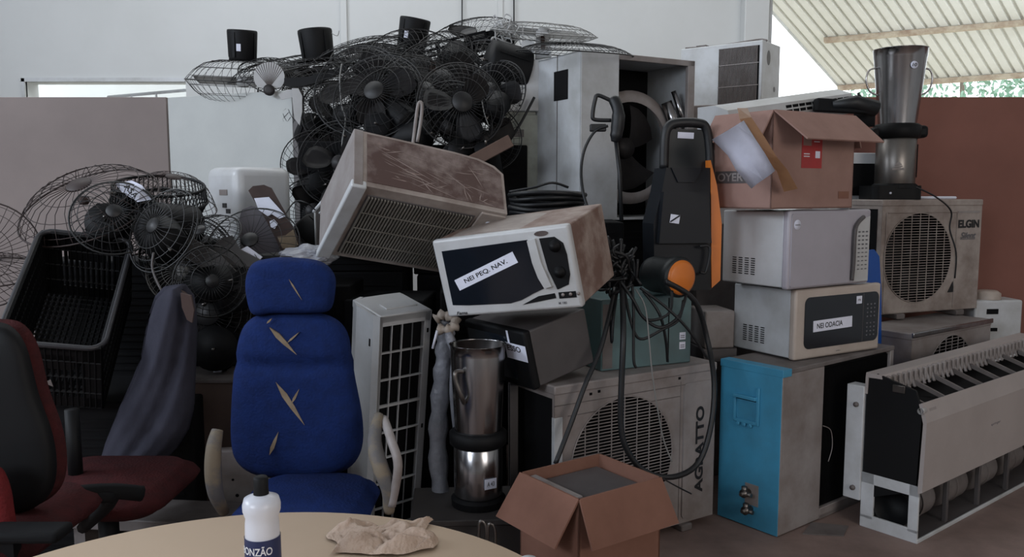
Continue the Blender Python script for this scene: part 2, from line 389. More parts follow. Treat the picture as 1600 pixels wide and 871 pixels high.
# ================================================================== BUILDERS
def seams(bm, y, lines, r=.0012, mi=0):
    for (x0, z0, x1, z1) in lines: bar(bm, (x0, y, z0), (x1, y, z1), r, mi=mi)
def microwave(style, loc, rot, w, d, h, label):
    t = thing('microwave_oven', label, 'microwave', loc, rot)
    f = -d / 2
    bodym = {'peq': beigeb, 'esso': darkg, 'up': white, 'low': white2}[style]
    bm = NB(); box(bm, -w / 2 + .004, w / 2 - .004, f + .03, d / 2, .008, h - .004, .006)
    if style in ('up', 'low'):
        for i in range(4):
            for k in range(8):
                y0 = d / 2 - .06 - i * .034; z0 = .05 + k * .0095
                box(bm, -w / 2 + .0025, -w / 2 + .0045, y0 - .021, y0, z0, z0 + .004, mi=1)
    link('casing', bm, [bodym, dark], t)
    bm = NB()
    for sx in (-1, 1):
        for sy in (-1, 1): lathe(bm, [(.012, 0), (.014, .009)], 10, T3(sx * (w / 2 - .05), sy * (d / 2 - .06), 0))
    link('rubber_foot', bm, rubber, t)
    fm = {'peq': white, 'esso': black, 'up': lilac, 'low': cream}[style]
    bm = NB(); box(bm, -w / 2, w / 2, f, f + .035, .002, h, .011, seg=3); link('front_frame', bm, fm, t)
    if style == 'peq':
        x1 = w * .245
        # door glass outline with the swoosh lower edge
        g = [(-w / 2 + .035, h - .042), (x1 - .02, h - .036), (x1 - .016, h * .6), (x1 - .004, h * .40), (x1 + .008, h * .28), (x1 - .03, h * .235), (x1 - .085, h * .16), (x1 - .13, h * .13), (-w / 2 + .10, h * .145), (-w / 2 + .032, h * .165)]
        bm = NB(); prism(bm, g, f - .002, f + .001); dr = link('door_glass', bm, glassd, t, label='dark door window')
        c = NB(); prism(c, [(x1 - .018, h - .038), (x1 + .012, h - .034), (x1 + .018, h * .6), (x1 + .04, h * .3), (x1 + .012, h * .285), (x1 - .004, h * .42), (x1 - .014, h * .6)], f - .012, f); link('door_handle', c, white, t)
        bm = NB(); prism(bm, [(x1 + .024, h - .036)] + [(w / 2 - .055, h - .036), (w / 2 - .028, h - .06), (w / 2 - .022, h - .1), (w / 2 - .024, h * .42), (w / 2 - .036, h * .30), (x1 + .055, h * .25), (x1 + .034, h * .5)], f - .002, f + .001); cp = link('control_panel', bm, black, t)
        for z in (h * .77, h * .46):
            bm = NB(); lathe(bm, [(.021, 0), (.021, .004), (.013, .006), (.012, .02), (0, .021)], 20, T3(w / 2 - .06, f - .002, z) @ RX(90)); link('knob', bm, black, cp)
        bm = NB(); box(bm, x1 + .056, w / 2 - .016, f - .002, f, h * .14, h * .215); bp = link('button_strip', bm, black, t)
        for i in range(3):
            bm = NB(); lathe(bm, [(.006, 0), (.006, .003), (0, .004)], 10, T3(x1 + .072 + i * .028, f - .002, h * .185) @ RX(90)); link('button', bm, greyp, bp)
        bm = NB(); prism(bm, [(x1 - .085, h * .1), (x1 + .044, h * .15), (x1 + .042, h * .21), (x1 - .02, h * .19)], f - .002, f); link('model_strip', bm, black, t)
        bm = NB(); prism(bm, [(w/2-.10 + .026 * math.cos(q), h - .020 + .009 * math.sin(q)) for q in [i * .45 for i in range(14)]], f - .002, f); link('emblem', bm, steel, t, label='small oval silver badge')
        text('M 180', .03, .009, T3(w / 2 - .07, f - .0012, h * .085) @ FRONT, inkg, t)
        text('Fama', .045, .012, T3(-w / 2 + .062, f - .0012, h * .055) @ FRONT, ink, t, italic=.3)
        p = link('paper_label', plate(.262, .042), paper, t, T3(-.072, f - .002, h * .55) @ RY(-18), label='white strip label reading NEI PEQ. NAV.')
        text('NEI PEQ. NAV.', .19, .019, T3(0, -.0012, 0) @ FRONT, ink, p)
        c = NB(); prism(c, [(-w * .43, 0), (w * .15, 0), (w * .05, .007), (-w * .2, .011), (-w * .35, .006)], f + .034, d / 2 - .06, mi=0, M=T3(0, 0, h - .006)); link('warped_top_sheet', c, beige, t, label='top sheet lifting in a low arch')
    if style == 'esso':
        bm = NB(); prism(bm, rrect(-w / 2 + .02, w / 2 - .09, .03, h - .03, .01), f - .002, f + .001); link('door_glass', bm, glassd, t)
        p = link('paper_label', plate(.13, .062), paper, t, T3(w / 2 - .062, f - .004, h * .64), label='white paper label, half hidden')
        text('ESSO', .085, .022, T3(-.01, -.0012, .012) @ FRONT, ink, p)
        p = link('tape_strip', plate(.012, .06), paper, t, T3(w / 2 - .10, f - .003, h * .85))
    if style == 'up':
        bm = NB(); prism(bm, rrect(-w / 2 + .012, w / 2 - .142, .012, h - .014, .012), f - .004, f + .001); link('door', bm, lilac, t)
        bm = NB(); tube(bm, cr([(w / 2 - .062, f - .006, h * .90), (w / 2 - .105, f - .008, h * .82), (w / 2 - .128, f - .012, h * .7), (w / 2 - .13, f - .012, h * .3), (w / 2 - .13, f - .008, .02)], 6), .0085, 8); link('door_handle', bm, darkg, t, label='dark curved handle recess')
        bm = NB(); prism(bm, [(w / 2 - .115, .012), (w / 2 - .012, .012), (w / 2 - .012, h - .03), (w / 2 - .05, h * .88), (w / 2 - .10, h * .8), (w / 2 - .115, h * .7)], f - .003, f + .001); cp = link('control_panel', bm, white, t)
        for i in range(3):
            for k in range(10):
                bm = plate(.013, .006 if k < 5 else .004); link('button', bm, inkg, cp, T3(w / 2 - .085 + i * .026, f - .004, h * .70 - k * .018))
        bm = NB(); lathe(bm, [(.021, 0), (.021, .001), (.0, .001)], 20, T3(-w / 2 + .045, f - .004, h * .82) @ RX(90)); st = link('round_sticker', bm, paper, t)
        text('GARANTIA', .032, .006, T3(-w / 2 + .045, f - .0056, h * .82) @ FRONT, inkg, st)
    if style == 'low':
        bm = NB(); prism(bm, rrect(-w / 2 + .055, w / 2 - .018, h * .15, h - .036, .03), f - .003, f + .001); gl = link('door_glass', bm, glassd, t)
        bm = NB(); box(bm, w / 2 - .125, w / 2 - .1235, f - .0035, f, h * .16, h - .04); link('door_seam', bm, greyd, t)
        for k in range(8):
            for i in range(3):
                bm = NB(); prism(bm, [(w / 2 - .095 + i * .024 + .006 * math.cos(q), h * .70 - k * .018 - (.012 if k > 3 else 0) + .004 * math.sin(q)) for q in [j * .785 for j in range(8)]], f - .0038, f - .003); link('button', bm, inkg, gl)
        p = link('paper_label', plate(.25, .048), paper, t, T3(-.045, f - .0035, h * .47) @ RY(-1), label='white strip label reading NEI ODACIA')
        text('NEI ODACIA', .165, .023, T3(-.02, -.0012, 0) @ FRONT, ink, p)
        p = link('sticker', plate(.036, .034), paper, t, T3(w / 2 - .155, f - .0035, h * .78), label='small square sticker')
        text('496', .02, .010, T3(0, -.0012, 0) @ FRONT, inkg, p)
        text('philco', .03, .007, T3(0, f - .0008, h * .07) @ FRONT, inkg, t)
        bm = NB(); prism(bm, [(w*.0 - .03, 0), (w / 2 - .01, 0), (w / 2 - .01, .004)], f + .04, d / 2, M=T3(0, 0, h - .004)); bm.free()
    return t
def grille_disc(bm, cx, cz, r, y, nh, nv, rw=.0016, zmin=None, zmax=None):
    for i in range(1, nh):
        z = -r + 2 * r * i / nh; l = math.sqrt(max(r * r - z * z, 0)); box(bm, cx - l, cx + l, y - rw, y + rw, cz + z - rw, cz + z + rw)
    for i in range(1, nv):
        x = -r + 2 * r * i / nv; l = math.sqrt(max(r * r - x * x, 0)); box(bm, cx + x - rw, cx + x + rw, y - rw * 2, y, cz - l, cz + l)
def fan3(bm, cx, cz, r, y, M=None):
    lathe(bm, [(r * .22, -.01), (r * .22, .03), (0, .03)], 20, T3(cx, y, cz) @ RX(90))
    for k in range(3):
        a0 = k * 2.094
        vs = []
        for i in range(6):
            rr = r * (.2 + .72 * i / 5)
            for j in range(5):
                aa = a0 + (j / 4) * 1.25 + i * .05; vs.append((cx + rr * math.cos(aa), y + .03 - j * .015, cz + rr * math.sin(aa)))
        addv(bm, vs, [(i * 5 + j, i * 5 + j + 1, (i + 1) * 5 + j + 1, (i + 1) * 5 + j) for i in range(5) for j in range(4)], 0, None, True)
def outdoor(label, loc, rotz, w, d, h, hx, hr, m, feet=True, hz=None, gn=34, name='condenser_unit'):
    t = thing(name, label, 'air conditioner', loc, (0, 0, rotz))
    z0 = .03 if feet else 0; hh = h - z0; f = -d / 2; hz = hh * .5 if hz is None else hz
    M = T3(0, 0, z0)
    bm = NB(); b2 = NB()
    hole_panel(b2, w, hh - .03, hx, hz, hr, f, .09, mi=0, mid=1)
    b2.transform(M); link('front_panel', b2, [m, dark], t)
    vs = [(x, y, z) for x in (-w / 2, w / 2) for y in (f + .001, d / 2) for z in (z0, h - .03)]
    addv(bm, vs, [(0, 1, 3, 2), (4, 6, 7, 5), (2, 3, 7, 6), (0, 2, 6, 4)]); link('casing', bm, m, t)
    bm = NB(); box(bm, -w / 2 - .003, w / 2 + .003, f - .004, d / 2 + .003, h - .035, h, .006); link('top_lid', bm, m, t)
    bm = NB(); grille_disc(bm, hx, z0 + hz, hr, f - .004, gn, 8); tube(bm, [(hx + hr * math.cos(i * .157), f - .003, z0 + hz + hr * math.sin(i * .157)) for i in range(40)], .003, 4, True)
    link('fan_grille', bm, m, t)
    bm = NB(); fan3(bm, hx, z0 + hz, hr * .95, f + .05); link('fan_blades', bm, black, t)
    if feet:
        for sx in (-1, 1):
            bm = NB(); box(bm, sx * w * .3 - .03, sx * w * .3 + .03, f - .02, d / 2 + .02, 0, .03, .006); link('foot', bm, greyd, t)
    return t

# fan pieces -------------------------------------------------------
def guard_bm(R, dep, nr=36, wr=.0014, inner=.05, rings=(.45, .75)):
    bm = NB()
    def pf(s): return (inner + (R - inner) * s, dep * (1 - s ** 3.2))
    for i in range(nr):
        a = 2 * math.pi * i / nr; c, s_ = math.cos(a), math.sin(a)
        pts = []
        for s in (0, .3, .6, .82, .95, 1):
            r, z = pf(s); aa = a + .25 * s; pts.append((r * math.cos(aa), r * math.sin(aa), z))
        tube(bm, pts, wr, 3)
    for s in list(rings) + [.93]:
        r, z = pf(s); tube(bm, [(r * math.cos(j * .196), r * math.sin(j * .196), z) for j in range(32)], wr * 1.1, 3, True)
    tube(bm, [(R * math.cos(j * .157), R * math.sin(j * .157), 0) for j in range(40)], wr * 2.2, 4, True)
    lathe(bm, [(0, dep + .004), (inner, dep + .002), (inner + .004, dep - .004)], 18)
    return bm
def motor_bm(r=.075, l=.16):
    bm = NB(); lathe(bm, [(0, 0), (r * .9, 0), (r * .9, -.012), (r * .93, -.02), (r, -l * .93), (r * .985, -l * .985), (r * .95, -l), (r * .5, -l), (r * .48, -l + .006), (0, -l + .006)], 24, cap=False)
    for k in range(4): box(bm, r * .99, r * 1.02, -.008, .008, -l * .9, -l * .1, M=RZ(k * 90 + 20))
    return bm
def blade_bm(L, wd, k):
    bm = NB(); vs = []
    for i in range(7):
        s = i / 6; rr = .035 + (L - .035) * s; ww = wd * (.45 + .95 * math.sin(min(s * 2.2, 2.2)) * .75)
        if s > .9: ww *= .72
        for j in range(5):
            q = (j / 4 - .5) * 2; aa = q * ww / max(rr, .06) * .5 + k * 2.0944
            vs.append((rr * math.cos(aa), rr * math.sin(aa), q * .022))
    addv(bm, vs, [(i * 5 + j, i * 5 + j + 1, (i + 1) * 5 + j + 1, (i + 1) * 5 + j) for i in range(6) for j in range(4)], 0, None, True)
    bmesh.ops.solidify(bm, geom=bm.faces[:], thickness=.002)
    return bm
def make_fan(label, loc, q, R=.3, wm=wireb, mm=black, bmat=bladed, front=True, back=True, blades=True, motor=True, sticker=True, group='fans in the scrap pile', ml=.16, mr=.075, fz=.06):
    t = thing('electric_fan', label, 'fan', loc, group=group, q=q)
    if back: link('rear_guard', guard_bm(R, fz), wm, t, RX(180))
    if front: link('front_guard', guard_bm(R * .99, fz + .01), wm, t)
    if blades:
        bm = NB(); lathe(bm, [(0, .03), (.03, .028), (.04, .01), (.04, -.03), (0, -.03)], 18, cap=False); link('hub', bm, bmat, t)
        for k in range(3): link('blade', blade_bm(R * .86, R * .5, k), bmat, t)
    if motor:
        mo = link('motor_housing', motor_bm(mr, ml), mm, t, T3(0, 0, -fz))
        if sticker:
            bm = NB(); box(bm, -.012, .012, -mr * .99 - .001, -mr * .90, -.09, -.05); link('sticker', bm, paper, mo)
    return t
def Q(ax, spin=0):
    return Vector(ax).normalized().to_track_quat('Z', 'Y') @ Quaternion((0, 0, 1), R_(spin))

# ================================================================== RIGHT-HAND STACK
# cyan sided condenser ------------------------------------------------
w, d, h = .876, .30, .692
t = thing('condenser_unit', 'old condenser unit with bright cyan end panel and bare black coil face', 'air conditioner', (1.331, 3.642, 0), (0, 0, 38.16))
bm = NB(); box(bm, -w / 2, -w / 2 + .30, -d / 2, d / 2, .004, h - .02, .005); link('casing', bm, greyp, t)
bm = NB(); box(bm, -w / 2 - .003, -w / 2, -d / 2 + .001, d / 2, .004, h - .022, .0015)
link('side_panel', bm, cyanm, t, label='cyan painted end panel')
bm = NB(); box(bm, -w / 2 - .002, w / 2, -d / 2 - .003, d / 2 + .003, h - .02, h, .004); link('top_lid', bm, greyd, t)
bm = NB(); box(bm, -w / 2 - .004, -w / 2 + .055, -d / 2 - .004, d / 2 + .004, h - .03, h + .0015, .002); link('painted_top_end', bm, cyanm, t, label='cyan painted end of the lid')
bm = NB(); box(bm, -w / 2 + .30, w / 2 - .02, -d / 2 + .02, d / 2 - .02, .05, h - .03)
for i in range(90):
    x = -w / 2 + .31 + i * .006; box(bm, x, x + .0015, -d / 2 + .014, -d / 2 + .02, .06, h - .035)
link('coil', bm, dark, t, label='dark finned coil face')
bm = NB(); box(bm, -w / 2 + .30, w / 2, -d / 2, -d / 2 + .02, .004, .05, .003); box(bm, w / 2 - .03, w / 2, -d / 2, d / 2, .004, h - .02, .003); box(bm, -w / 2 + .30, w / 2, d / 2 - .02, d / 2, .004, h - .02)
box(bm, -w / 2 + .30, w / 2, -d / 2, d / 2, .004, .02)
link('base_frame', bm, greyp, t)
X = -w / 2 - .003
bm = NB(); box(bm, X - .010, X, -.05, -.035, h - .25, h - .09, .003); box(bm, X - .022, X, -.04, .07, h - .145, h - .13, .003); box(bm, X - .010, X, -.045, .075, h - .25, h - .235, .003); box(bm, X - .010, X, .065, .078, h - .25, h - .145, .003)
for yy in (-.01, .02, .05): box(bm, X - .014, X, yy - .008, yy + .008, h - .262, h - .248, .003)
link('grab_handle', bm, cyanm, t, label='cyan grab-handle moulding')
bm = NB(); box(bm, X - .0015, X, -.034, .066, h - .153, h - .143); link('handle_shade_strip', bm, dark, t)  # dark strip colours in the shadow of the handle recess
for z, yy in ((.155, -.01), (.085, -.02)):
    bm = NB(); lathe(bm, [(.012, 0), (.012, .03), (.018, .032), (.018, .044), (.008, .046), (.008, .06)], 12, T3(X, yy, z) @ RY(-90)); lathe(bm, [(.009, 0), (.009, .035)], 10, T3(X - .035, yy, z) @ RX(90)); lathe(bm, [(.012, 0), (.012, .03), (0, .03)], 6, T3(X - .035, yy, z))
    link('service_valve', bm, steeld, t, label='small brass-grey valve')
bm = NB(); box(bm, X - .002, X, -.055, .01, .1, .19); link('worn_patch', bm, greyp, t, label='pale rubbed patch by the valves')
bm = NB(); tube(bm, cr([(-.14, -d / 2 - .003, h * .60), (-.09, -d / 2 - .01, h * .56), (-.07, -d / 2 - .008, h * .45), (-.09, -d / 2 - .004, h * .36)], 5), .002, 4); link('loose_wire', bm, greyp, t)

microwave('low', (1.328, 3.715, .693), (0, 0, 30.5), .555, .351, .302, 'cream microwave with black door labelled NEI ODACIA, on the cyan air conditioner')
microwave('up', (1.249, 3.654, 1.000), (0, 0, 32.8), .542, .357, .325, 'white and pearl grey microwave with blank door, above the one labelled NEI ODACIA')

# cardboard box upper ---------------------------------------------------
def carton(label, loc, rotz, w, d, h, m, flaps, name='cardboard_box', th=.006):
    t = thing(name, label, 'box', loc, (0, 0, rotz))
    bm = NB()
    box(bm, -w / 2, w / 2, -d / 2, -d / 2 + th, 0, h); box(bm, -w / 2, w / 2, d / 2 - th, d / 2, 0, h)
    box(bm, -w / 2, -w / 2 + th, -d / 2, d / 2, 0, h); box(bm, w / 2 - th, w / 2, -d / 2, d / 2, 0, h); box(bm, -w / 2, w / 2, -d / 2, d / 2, 0, th)
    link('box_body', bm, m, t)
    for side, ln, ang, skew in flaps:
        half = (w if side in 'fb' else d) / 2
        bm = NB(); pts = [(-half, 0), (half, 0), (half + skew[1], -ln), (-half + skew[0], -ln)]
        prism(bm, pts, -th / 2, th / 2)
        M = {'f': T3(0, -d / 2, h), 'b': T3(0, d / 2, h) @ RZ(180), 'l': T3(-w / 2, 0, h) @ RZ(-90), 'r': T3(w / 2, 0, h) @ RZ(90)}[side] @ RX(-ang)
        link('flap', bm, m, t, M)
    return t
w, d, h = .505, .308, .385
t = carton('open brown cardboard box with splayed flaps standing on top of the two microwaves', (1.151, 3.552, 1.332), 32.16, w, d, h, card,
           [('f', .18, 50, (.03, .0)), ('l', .13, 28, (-.01, -.01)), ('b', .15, 25, (0, 0)), ('r', .14, 20, (0, 0))])
p = link('print_block', plate(.125, .15), redink, t, T3(-.02, -d / 2 - .001, h * .62), label='faded red printed block')
p2 = link('print_field', plate(.05, .05), card, p, T3(-.03, -.001, .04)); [(lambda b_: (box(b_, x_, x_ + .035, -.002, -.001, q, q + .004), link('print_line', b_, whitet, p)))(NB()) for x_, q in ((.01, .06), (.01, .045), (.01, .03), (-.05, -.02), (-.05, -.03))]
bm = NB(); box(bm, -.014, .014, -.001, 0, -.014, .014); link('print_square', bm, paper, p, T3(.035, -.001, -.02))
text('OYERT', .17, .034, T3(-w / 2 - .0028, .045, .128) @ RZ(-90) @ FRONT, greyp, t)
bm = NB(); box(bm, -.002, 0, -.06, .145, .103, .153); link('print_band', bm, darkg, t, T3(-w / 2, 0, 0), label='black printed band behind the letters')
bm = plate(.07, .03); link('print_mark', bm, cardd, t, T3(w / 2 - .06, -d / 2 - .001, .055))
# top long flap lifted + tape
bm = NB()
TP = [at(1160, 169, 3.30), at(1165, 186, 3.22), at(1185, 220, 3.16), at(1205, 246, 3.17), at(1222, 268, 3.20), at(1236, 300, 3.24)]
vs = []
for i, p in enumerate(TP):
    wv = [.02, .022, .024, .022, .02, .026][i]; vs += [p + Vector((-wv, .004 * (i % 2), 0)), p + Vector((wv, 0, .006 * (i % 3)))]
addv(bm, vs, [(2 * i, 2 * i + 1, 2 * i + 3, 2 * i + 2) for i in range(len(TP) - 1)]); bmesh.ops.solidify(bm, geom=bm.faces[:], thickness=.002)
single('packing_tape', bm, tape, 'crumpled strip of brown tape dangling down the corner of the cardboard box', 'tape')
bm = NB()
G = [[at(1113, 218, 3.22), at(1163, 188, 3.20)], [at(1138, 243, 3.20), at(1181, 217, 3.15)], [at(1150, 265, 3.19), at(1196, 240, 3.13)], [at(1174, 295, 3.17), at(1211, 267, 3.12)]]
vs = []
for r in G:
    for k in range(5):
        s = k / 4; p = r[0].lerp(r[1], s); p.y += .008 * math.sin(s * 6 + r[0].z * 9); vs.append(p)
addv(bm, vs, [(i * 5 + j, i * 5 + j + 1, (i + 1) * 5 + j + 1, (i + 1) * 5 + j) for i in range(3) for j in range(4)], 0, None, True); bmesh.ops.solidify(bm, geom=bm.faces[:], thickness=.001)
single('paper_sheet', bm, paper, 'white paper sheet hanging crooked on the cardboard box', 'paper')

# Elgin and the unit beneath -------------------------------------------
t = outdoor('grey condenser unit at the far right, under the one with the big printed name', (2.21, 4.40, 0), 36, .82, .30, .706, -.02, .25, greyp, gn=30, feet=False, hz=.41)
bm = NB(); box(bm, -.415, .415, -.162, -.150, .684, .710, .004); link('lid_rim', bm, steel, t, label='shiny metal rim along the lid')
w, d, h = .737, .24, .647
t = outdoor('beige-white condenser unit with two printed words on its front, under the tall steel blender', (2.264, 4.68, .711), 21.9, w, d, h, -.10, .245, beige, hz=.30)
text('ELGIN', .16, .046, T3(w / 2 - .10, -d / 2 - .003, h * .79) @ FRONT, ink, t, bold=.045)
text('Silent', .12, .035, T3(w / 2 - .10, -d / 2 - .003, h * .69) @ FRONT, inkg, t, italic=.35)
bm = NB(); box(bm, w / 2 - .16, w / 2 - .045, -d / 2 - .003, -d / 2 - .002, h * .655, h * .66); link('underline', bm, inkg, t)
bm = NB(); prism(bm, [(w / 2 - .235, .13), (w / 2 - .185, .13), (w / 2 - .2, .19)], -d / 2 - .003, -d / 2 - .001); link('warning_mark', bm, ink, t, label='small black triangle sticker')
bm = NB(); tube(bm, rr := [(x, -d / 2 - .002, z) for x, z in rrect(-w / 2 + .03, w / 2 - .19, .035, h - .07, .01)], .003, 4, True); link('pressed_rim', bm, beige, t)
bm = NB(); box(bm, w / 2 - .185, w / 2 - .02, -d / 2 - .003, -d / 2 - .001, h * .885, h * .90); link('name_bar', bm, greyp, t)
bm = NB(); box(bm, -w / 2 - .004, -w / 2 - .001, -d / 2 + .03, d / 2 - .01, .05, h - .05); link('open_coil_side', bm, dark, t, label='dark open coil side')
bm = NB(); tube(bm, cr([at(1432, 293, 4.3), at(1462, 308, 4.32), at(1486, 330, 4.40), at(1484, 358, 4.42), at(1494, 395, 4.42), at(1492, 435, 4.44)], 6), .0045, 5)
single('power_cord', bm, rubber, 'thin black cord hanging down the front of the beige-white condenser unit', 'cord')
for i, (u, v) in enumerate(((1448, 304), (1470, 302), (1478, 307))):
    bm = NB(); q = at(u, v, 4.66); tube(bm, [(q.x + .05 * math.cos(a * .5), q.y + .03 * math.sin(a * .5), 1.368) for a in range(13)], .008, 6, True)
    single('gasket_ring', bm, paper, ['leftmost of the pale rings lying on the beige-white condenser unit', 'middle of the pale rings lying on the beige-white condenser unit', 'rightmost of the pale rings lying on the beige-white condenser unit'][i], 'ring', 'pale rings on the unit')

# steel blenders -----------------------------------------------------
def blender(label, loc, rz, sc, right):
    t = thing('industrial_blender', label, 'blender', loc, (0, 0, rz)); t.scale = (sc, sc, sc)
    bm = NB()
    if right:
        o = rrect(-.165, .115, -.11, .11, .05, 6); 
        prism(bm, o, 0, .075, 'z')
        lathe(bm, [(.12, .06), (.115, .08), (.1, .09)], 28)
    else: lathe(bm, [(.115, 0), (.118, .03), (.105, .04), (.1, .042)], 28)
    for f in bm.faces: f.smooth = False
    b0 = link('base_foot', bm, black, t)
    zb = .075 if right else .04; zt = .33 if right else .26
    bm = NB(); lathe(bm, [(.10, zb), (.104, zb + .01), (.104, zt), (.10, zt + .004)], 40); link('motor_housing', bm, steel if not right else steeld, t, label='steel motor cylinder')
    zc = zt + (.08 if right else .07)
    bm = NB(); lathe(bm, [(.108, zt), (.122, zt + .012), (.124, zc - .012), (.108, zc)], 32)
    if right: box(bm, .05, .155, -.05, .05, zt + .004, zc - .008, .02); box(bm, -.15, -.05, -.04, .04, zt + .004, zc - .02, .015)
    link('collar', bm, black, t)
    zj = zc + (.40 if right else .37); rt, rb = (.138, .098) if right else (.118, .100)
    bm = NB(); lathe(bm, [(rb, zc), (rb + .001, zc + .01), (rb + (rt - rb) * .88, zj - .05), (rt - .003, zj - .045), (rt, zj - .002), (rt + .004, zj), (rt - .004, zj - .004), (rb - .004, zc + .01), (0, zc + .008)], 44, cap=False)
    j = link('jug', bm, steel, t, label='stainless steel jug')
    if right:
        for s in (-1, 1):
            bm = NB(); tube(bm, cr([(s * .126, 0, zj - .10), (s * .165, 0, zj - .11), (s * .18, 0, zj - .16), (s * .16, 0, zj - .22), (s * .113, 0, zj - .245)], 6), .005, 6); link('jug_handle', bm, steel, j)
        bm = NB(); lathe(bm, [(.02, 0), (.02, .001), (0, .001)], 18, T3(.015, -.133, zj - .10) @ RX(84)); s_ = link('sticker', bm, paper, j, label='round sticker reading 10')
        text('10', .026, .018, T3(.015, -.1365, zj - .10) @ RX(-6) @ FRONT, ink, s_, italic=.2)
        bm = NB(); box(bm, -.03, .03, -.001, 0, -.012, .0); box(bm, -.02, .02, -.001, 0, .004, .012); prism(bm, [(-.02, .016), (.0, .034), (.02, .016)], -.001, 0); link('emblem', bm, greyp, t, T3(-.03, -.104, .17) @ RZ(-14), label='small pale printed emblem')
        bm = NB(); lathe(bm, [(.006, 0), (.006, .004), (0, .004)], 10, T3(-.07, -.11, .035) @ RX(90)); link('switch', bm, paper, b0)
        bm = NB(); box(bm, .098, .108, -.03, -.01, .12, .30, .002); link('side_strip', bm, dark, t)
    else:
        bm = NB(); tube(bm, cr([(-.06, -.10, zj - .10), (-.085, -.135, zj - .095), (-.085, -.14, zj - .13), (-.06, -.135, zj - .2), (-.055, -.10, zj - .23)], 6), [.010] * 25, 8); link('jug_handle', bm, steeld, j)
        bm = NB(); box(bm, -.028, .028, -.002, 0, -.022, .022); q = link('rating_label', bm, paper, t, T3(.055, -.094, .12) @ RZ(30)); text('A 43', .035, .02, T3(0, -.003, 0) @ FRONT, inkg, q)
    return t
blender('tall shiny steel blender with ring handles, standing on the beige-white condenser unit', (2.11, 4.62, 1.3585), 0, 1.0, True)

# blue plastic chair back between the microwaves and the Elgin
t = thing('plastic_chair', 'bright blue plastic chair wedged behind the NEI ODACIA microwave', 'chair', (1.75, 4.10, 0), (0, 0, 30))
bm = NB(); bk = [(-.14, .44), (-.13, 1.02), (-.10, 1.10), (.05, 1.115), (.09, 1.08), (.12, .9), (.15, .44)]
prism(bm, bk, -.008, .008); link('backrest', bm, bluep, t)
bm = NB(); box(bm, -.14, .15, -.05, .0, .42, .45, .01); link('seat', bm, bluep, t)
for sx in (-1, 1):
    bm = NB(); bar(bm, (sx * .12, 0, .43), (sx * .13, .02, 0), .018); link('leg', bm, bluep, t)
# white unit right of ELGIN stack
q = at(1520, 475, 4.85)
t = thing('indoor_unit', 'small white appliance casing standing right of the beige-white condenser unit against the brown board', 'air conditioner', (q.x + .08, 4.82, 0), (0, 0, 5))
bm = NB(); box(bm, -.14, .15, -.08, .08, 0, .78, .012); link('casing', bm, white2, t)
bm = NB(); box(bm, -.07, .0, -.083, -.08, .70, .73); link('vent', bm, dark, t); bm = NB(); box(bm, -.05, .0, -.083, -.08, .6, .62); link('vent', bm, dark, t)
bm = NB(); lathe(bm, [(.07, 0), (.07, .035), (.05, .05), (0, .05)], 20, cap=False); single('cream_tub', bm, cream, 'cream round lid on the small white casing by the brown board', 'lid', loc=(q.x + .06, 4.81, .78))

# long floor unit -------------------------------------------------------
w, d, h = 1.556, .235, .658
t = thing('ceiling_air_conditioner', 'long white air conditioner with open blower wheels, standing on the floor at right', 'air conditioner', (2.148, 3.775, 0), (0, 0, 38.5))
X0, X1 = -w / 2, w / 2; f = -d / 2; bk = d / 2
bm = NB(); prism(bm, [(bk - .005, .12), (f + .01, .21), (f + .0, h - .12), (f + .03, h - .04), (bk - .045, h + .0), (bk - .005, h - .03)], X0, X0 + .012, 'x'); link('end_plate', bm, black, t, label='black end plate')
bm = NB(); box(bm, X1 - .012, X1, f + .01, bk, .21, h - .05); link('end_plate', bm, black, t)
bm = NB()
box(bm, X0 - .002, X0 + .01, f - .005, bk, 0, .055, .002); box(bm, X0 - .002, X0 + .01, f - .005, f + .035, .04, .235, .002); box(bm, X0 - .002, X0 + .01, bk - .055, bk, .04, .235, .002); box(bm, X0 - .002, X0 + .01, f - .005, bk, .19, .235, .002)
box(bm, X0, X1, f - .008, f + .0, 0, .016, .002); link('base_frame', bm, white2, t)
bm = NB(); box(bm, X0 + .01, X1, bk - .01, bk, 0, .25); box(bm, X0 + .01, X1, f, bk, .001, .012); link('base_tray', bm, darkg, t, label='dark grimy tray')
bm = NB(); box(bm, X0 - .012, X0 + .05, bk, bk + .075, .11, h - .06, .003)
for z in (.16, h - .14): lathe(bm, [(.011, 0), (.011, .01), (0, .011)], 8, T3(X0 - .012, bk + .03, z) @ RY(-90), mi=1)
link('mounting_plate', bm, [white2, greyd], t)
bm = NB(); prism(bm, [(f - .002, .205), (f - .018, .215), (f - .022, h - .16), (f + .0, h - .085), (f + .012, h - .09), (f - .008, h - .165), (f + .0, .215)], X0 - .004, X1 + .004, 'x'); fp = link('front_panel', bm, mat('aged_white_plastic', (168, 160, 157), .45, col2=(148, 140, 136), amt=.5, scale=3), t)
text('springer', .10, .014, T3(-.12, f - .0205, h * .58) @ FRONT, inkg, fp)
bm = NB(); box(bm, 0, .06, -.002, 0, 0, .025); link('name_tag', bm, greyp, fp, T3(X0 + .04, f - .012, h - .135) @ RX(-14))
bm = NB(); prism(bm, [(bk - .065, h - .002), (bk - .002, h + .0), (bk, h - .02), (bk, h - .09), (bk - .01, h - .09), (bk - .012, h - .02), (bk - .07, h - .018)], X0 - .004, X1, 'x'); link('top_rail', bm, MATS['aged_white_plastic'], t)
bm = NB(); n = 34
for i in range(n):
    x = X0 + .03 + i * (w - .06) / n
    box(bm, x, x + .022, bk - .085, bk - .06, h - .07, h - .01, .004)
    bar(bm, (x + .011, bk - .1, h - .075), (x + .034, bk - .07, h - .03), .006)
link('louvre_comb', bm, greyp, t, label='row of toothed louvre clips')
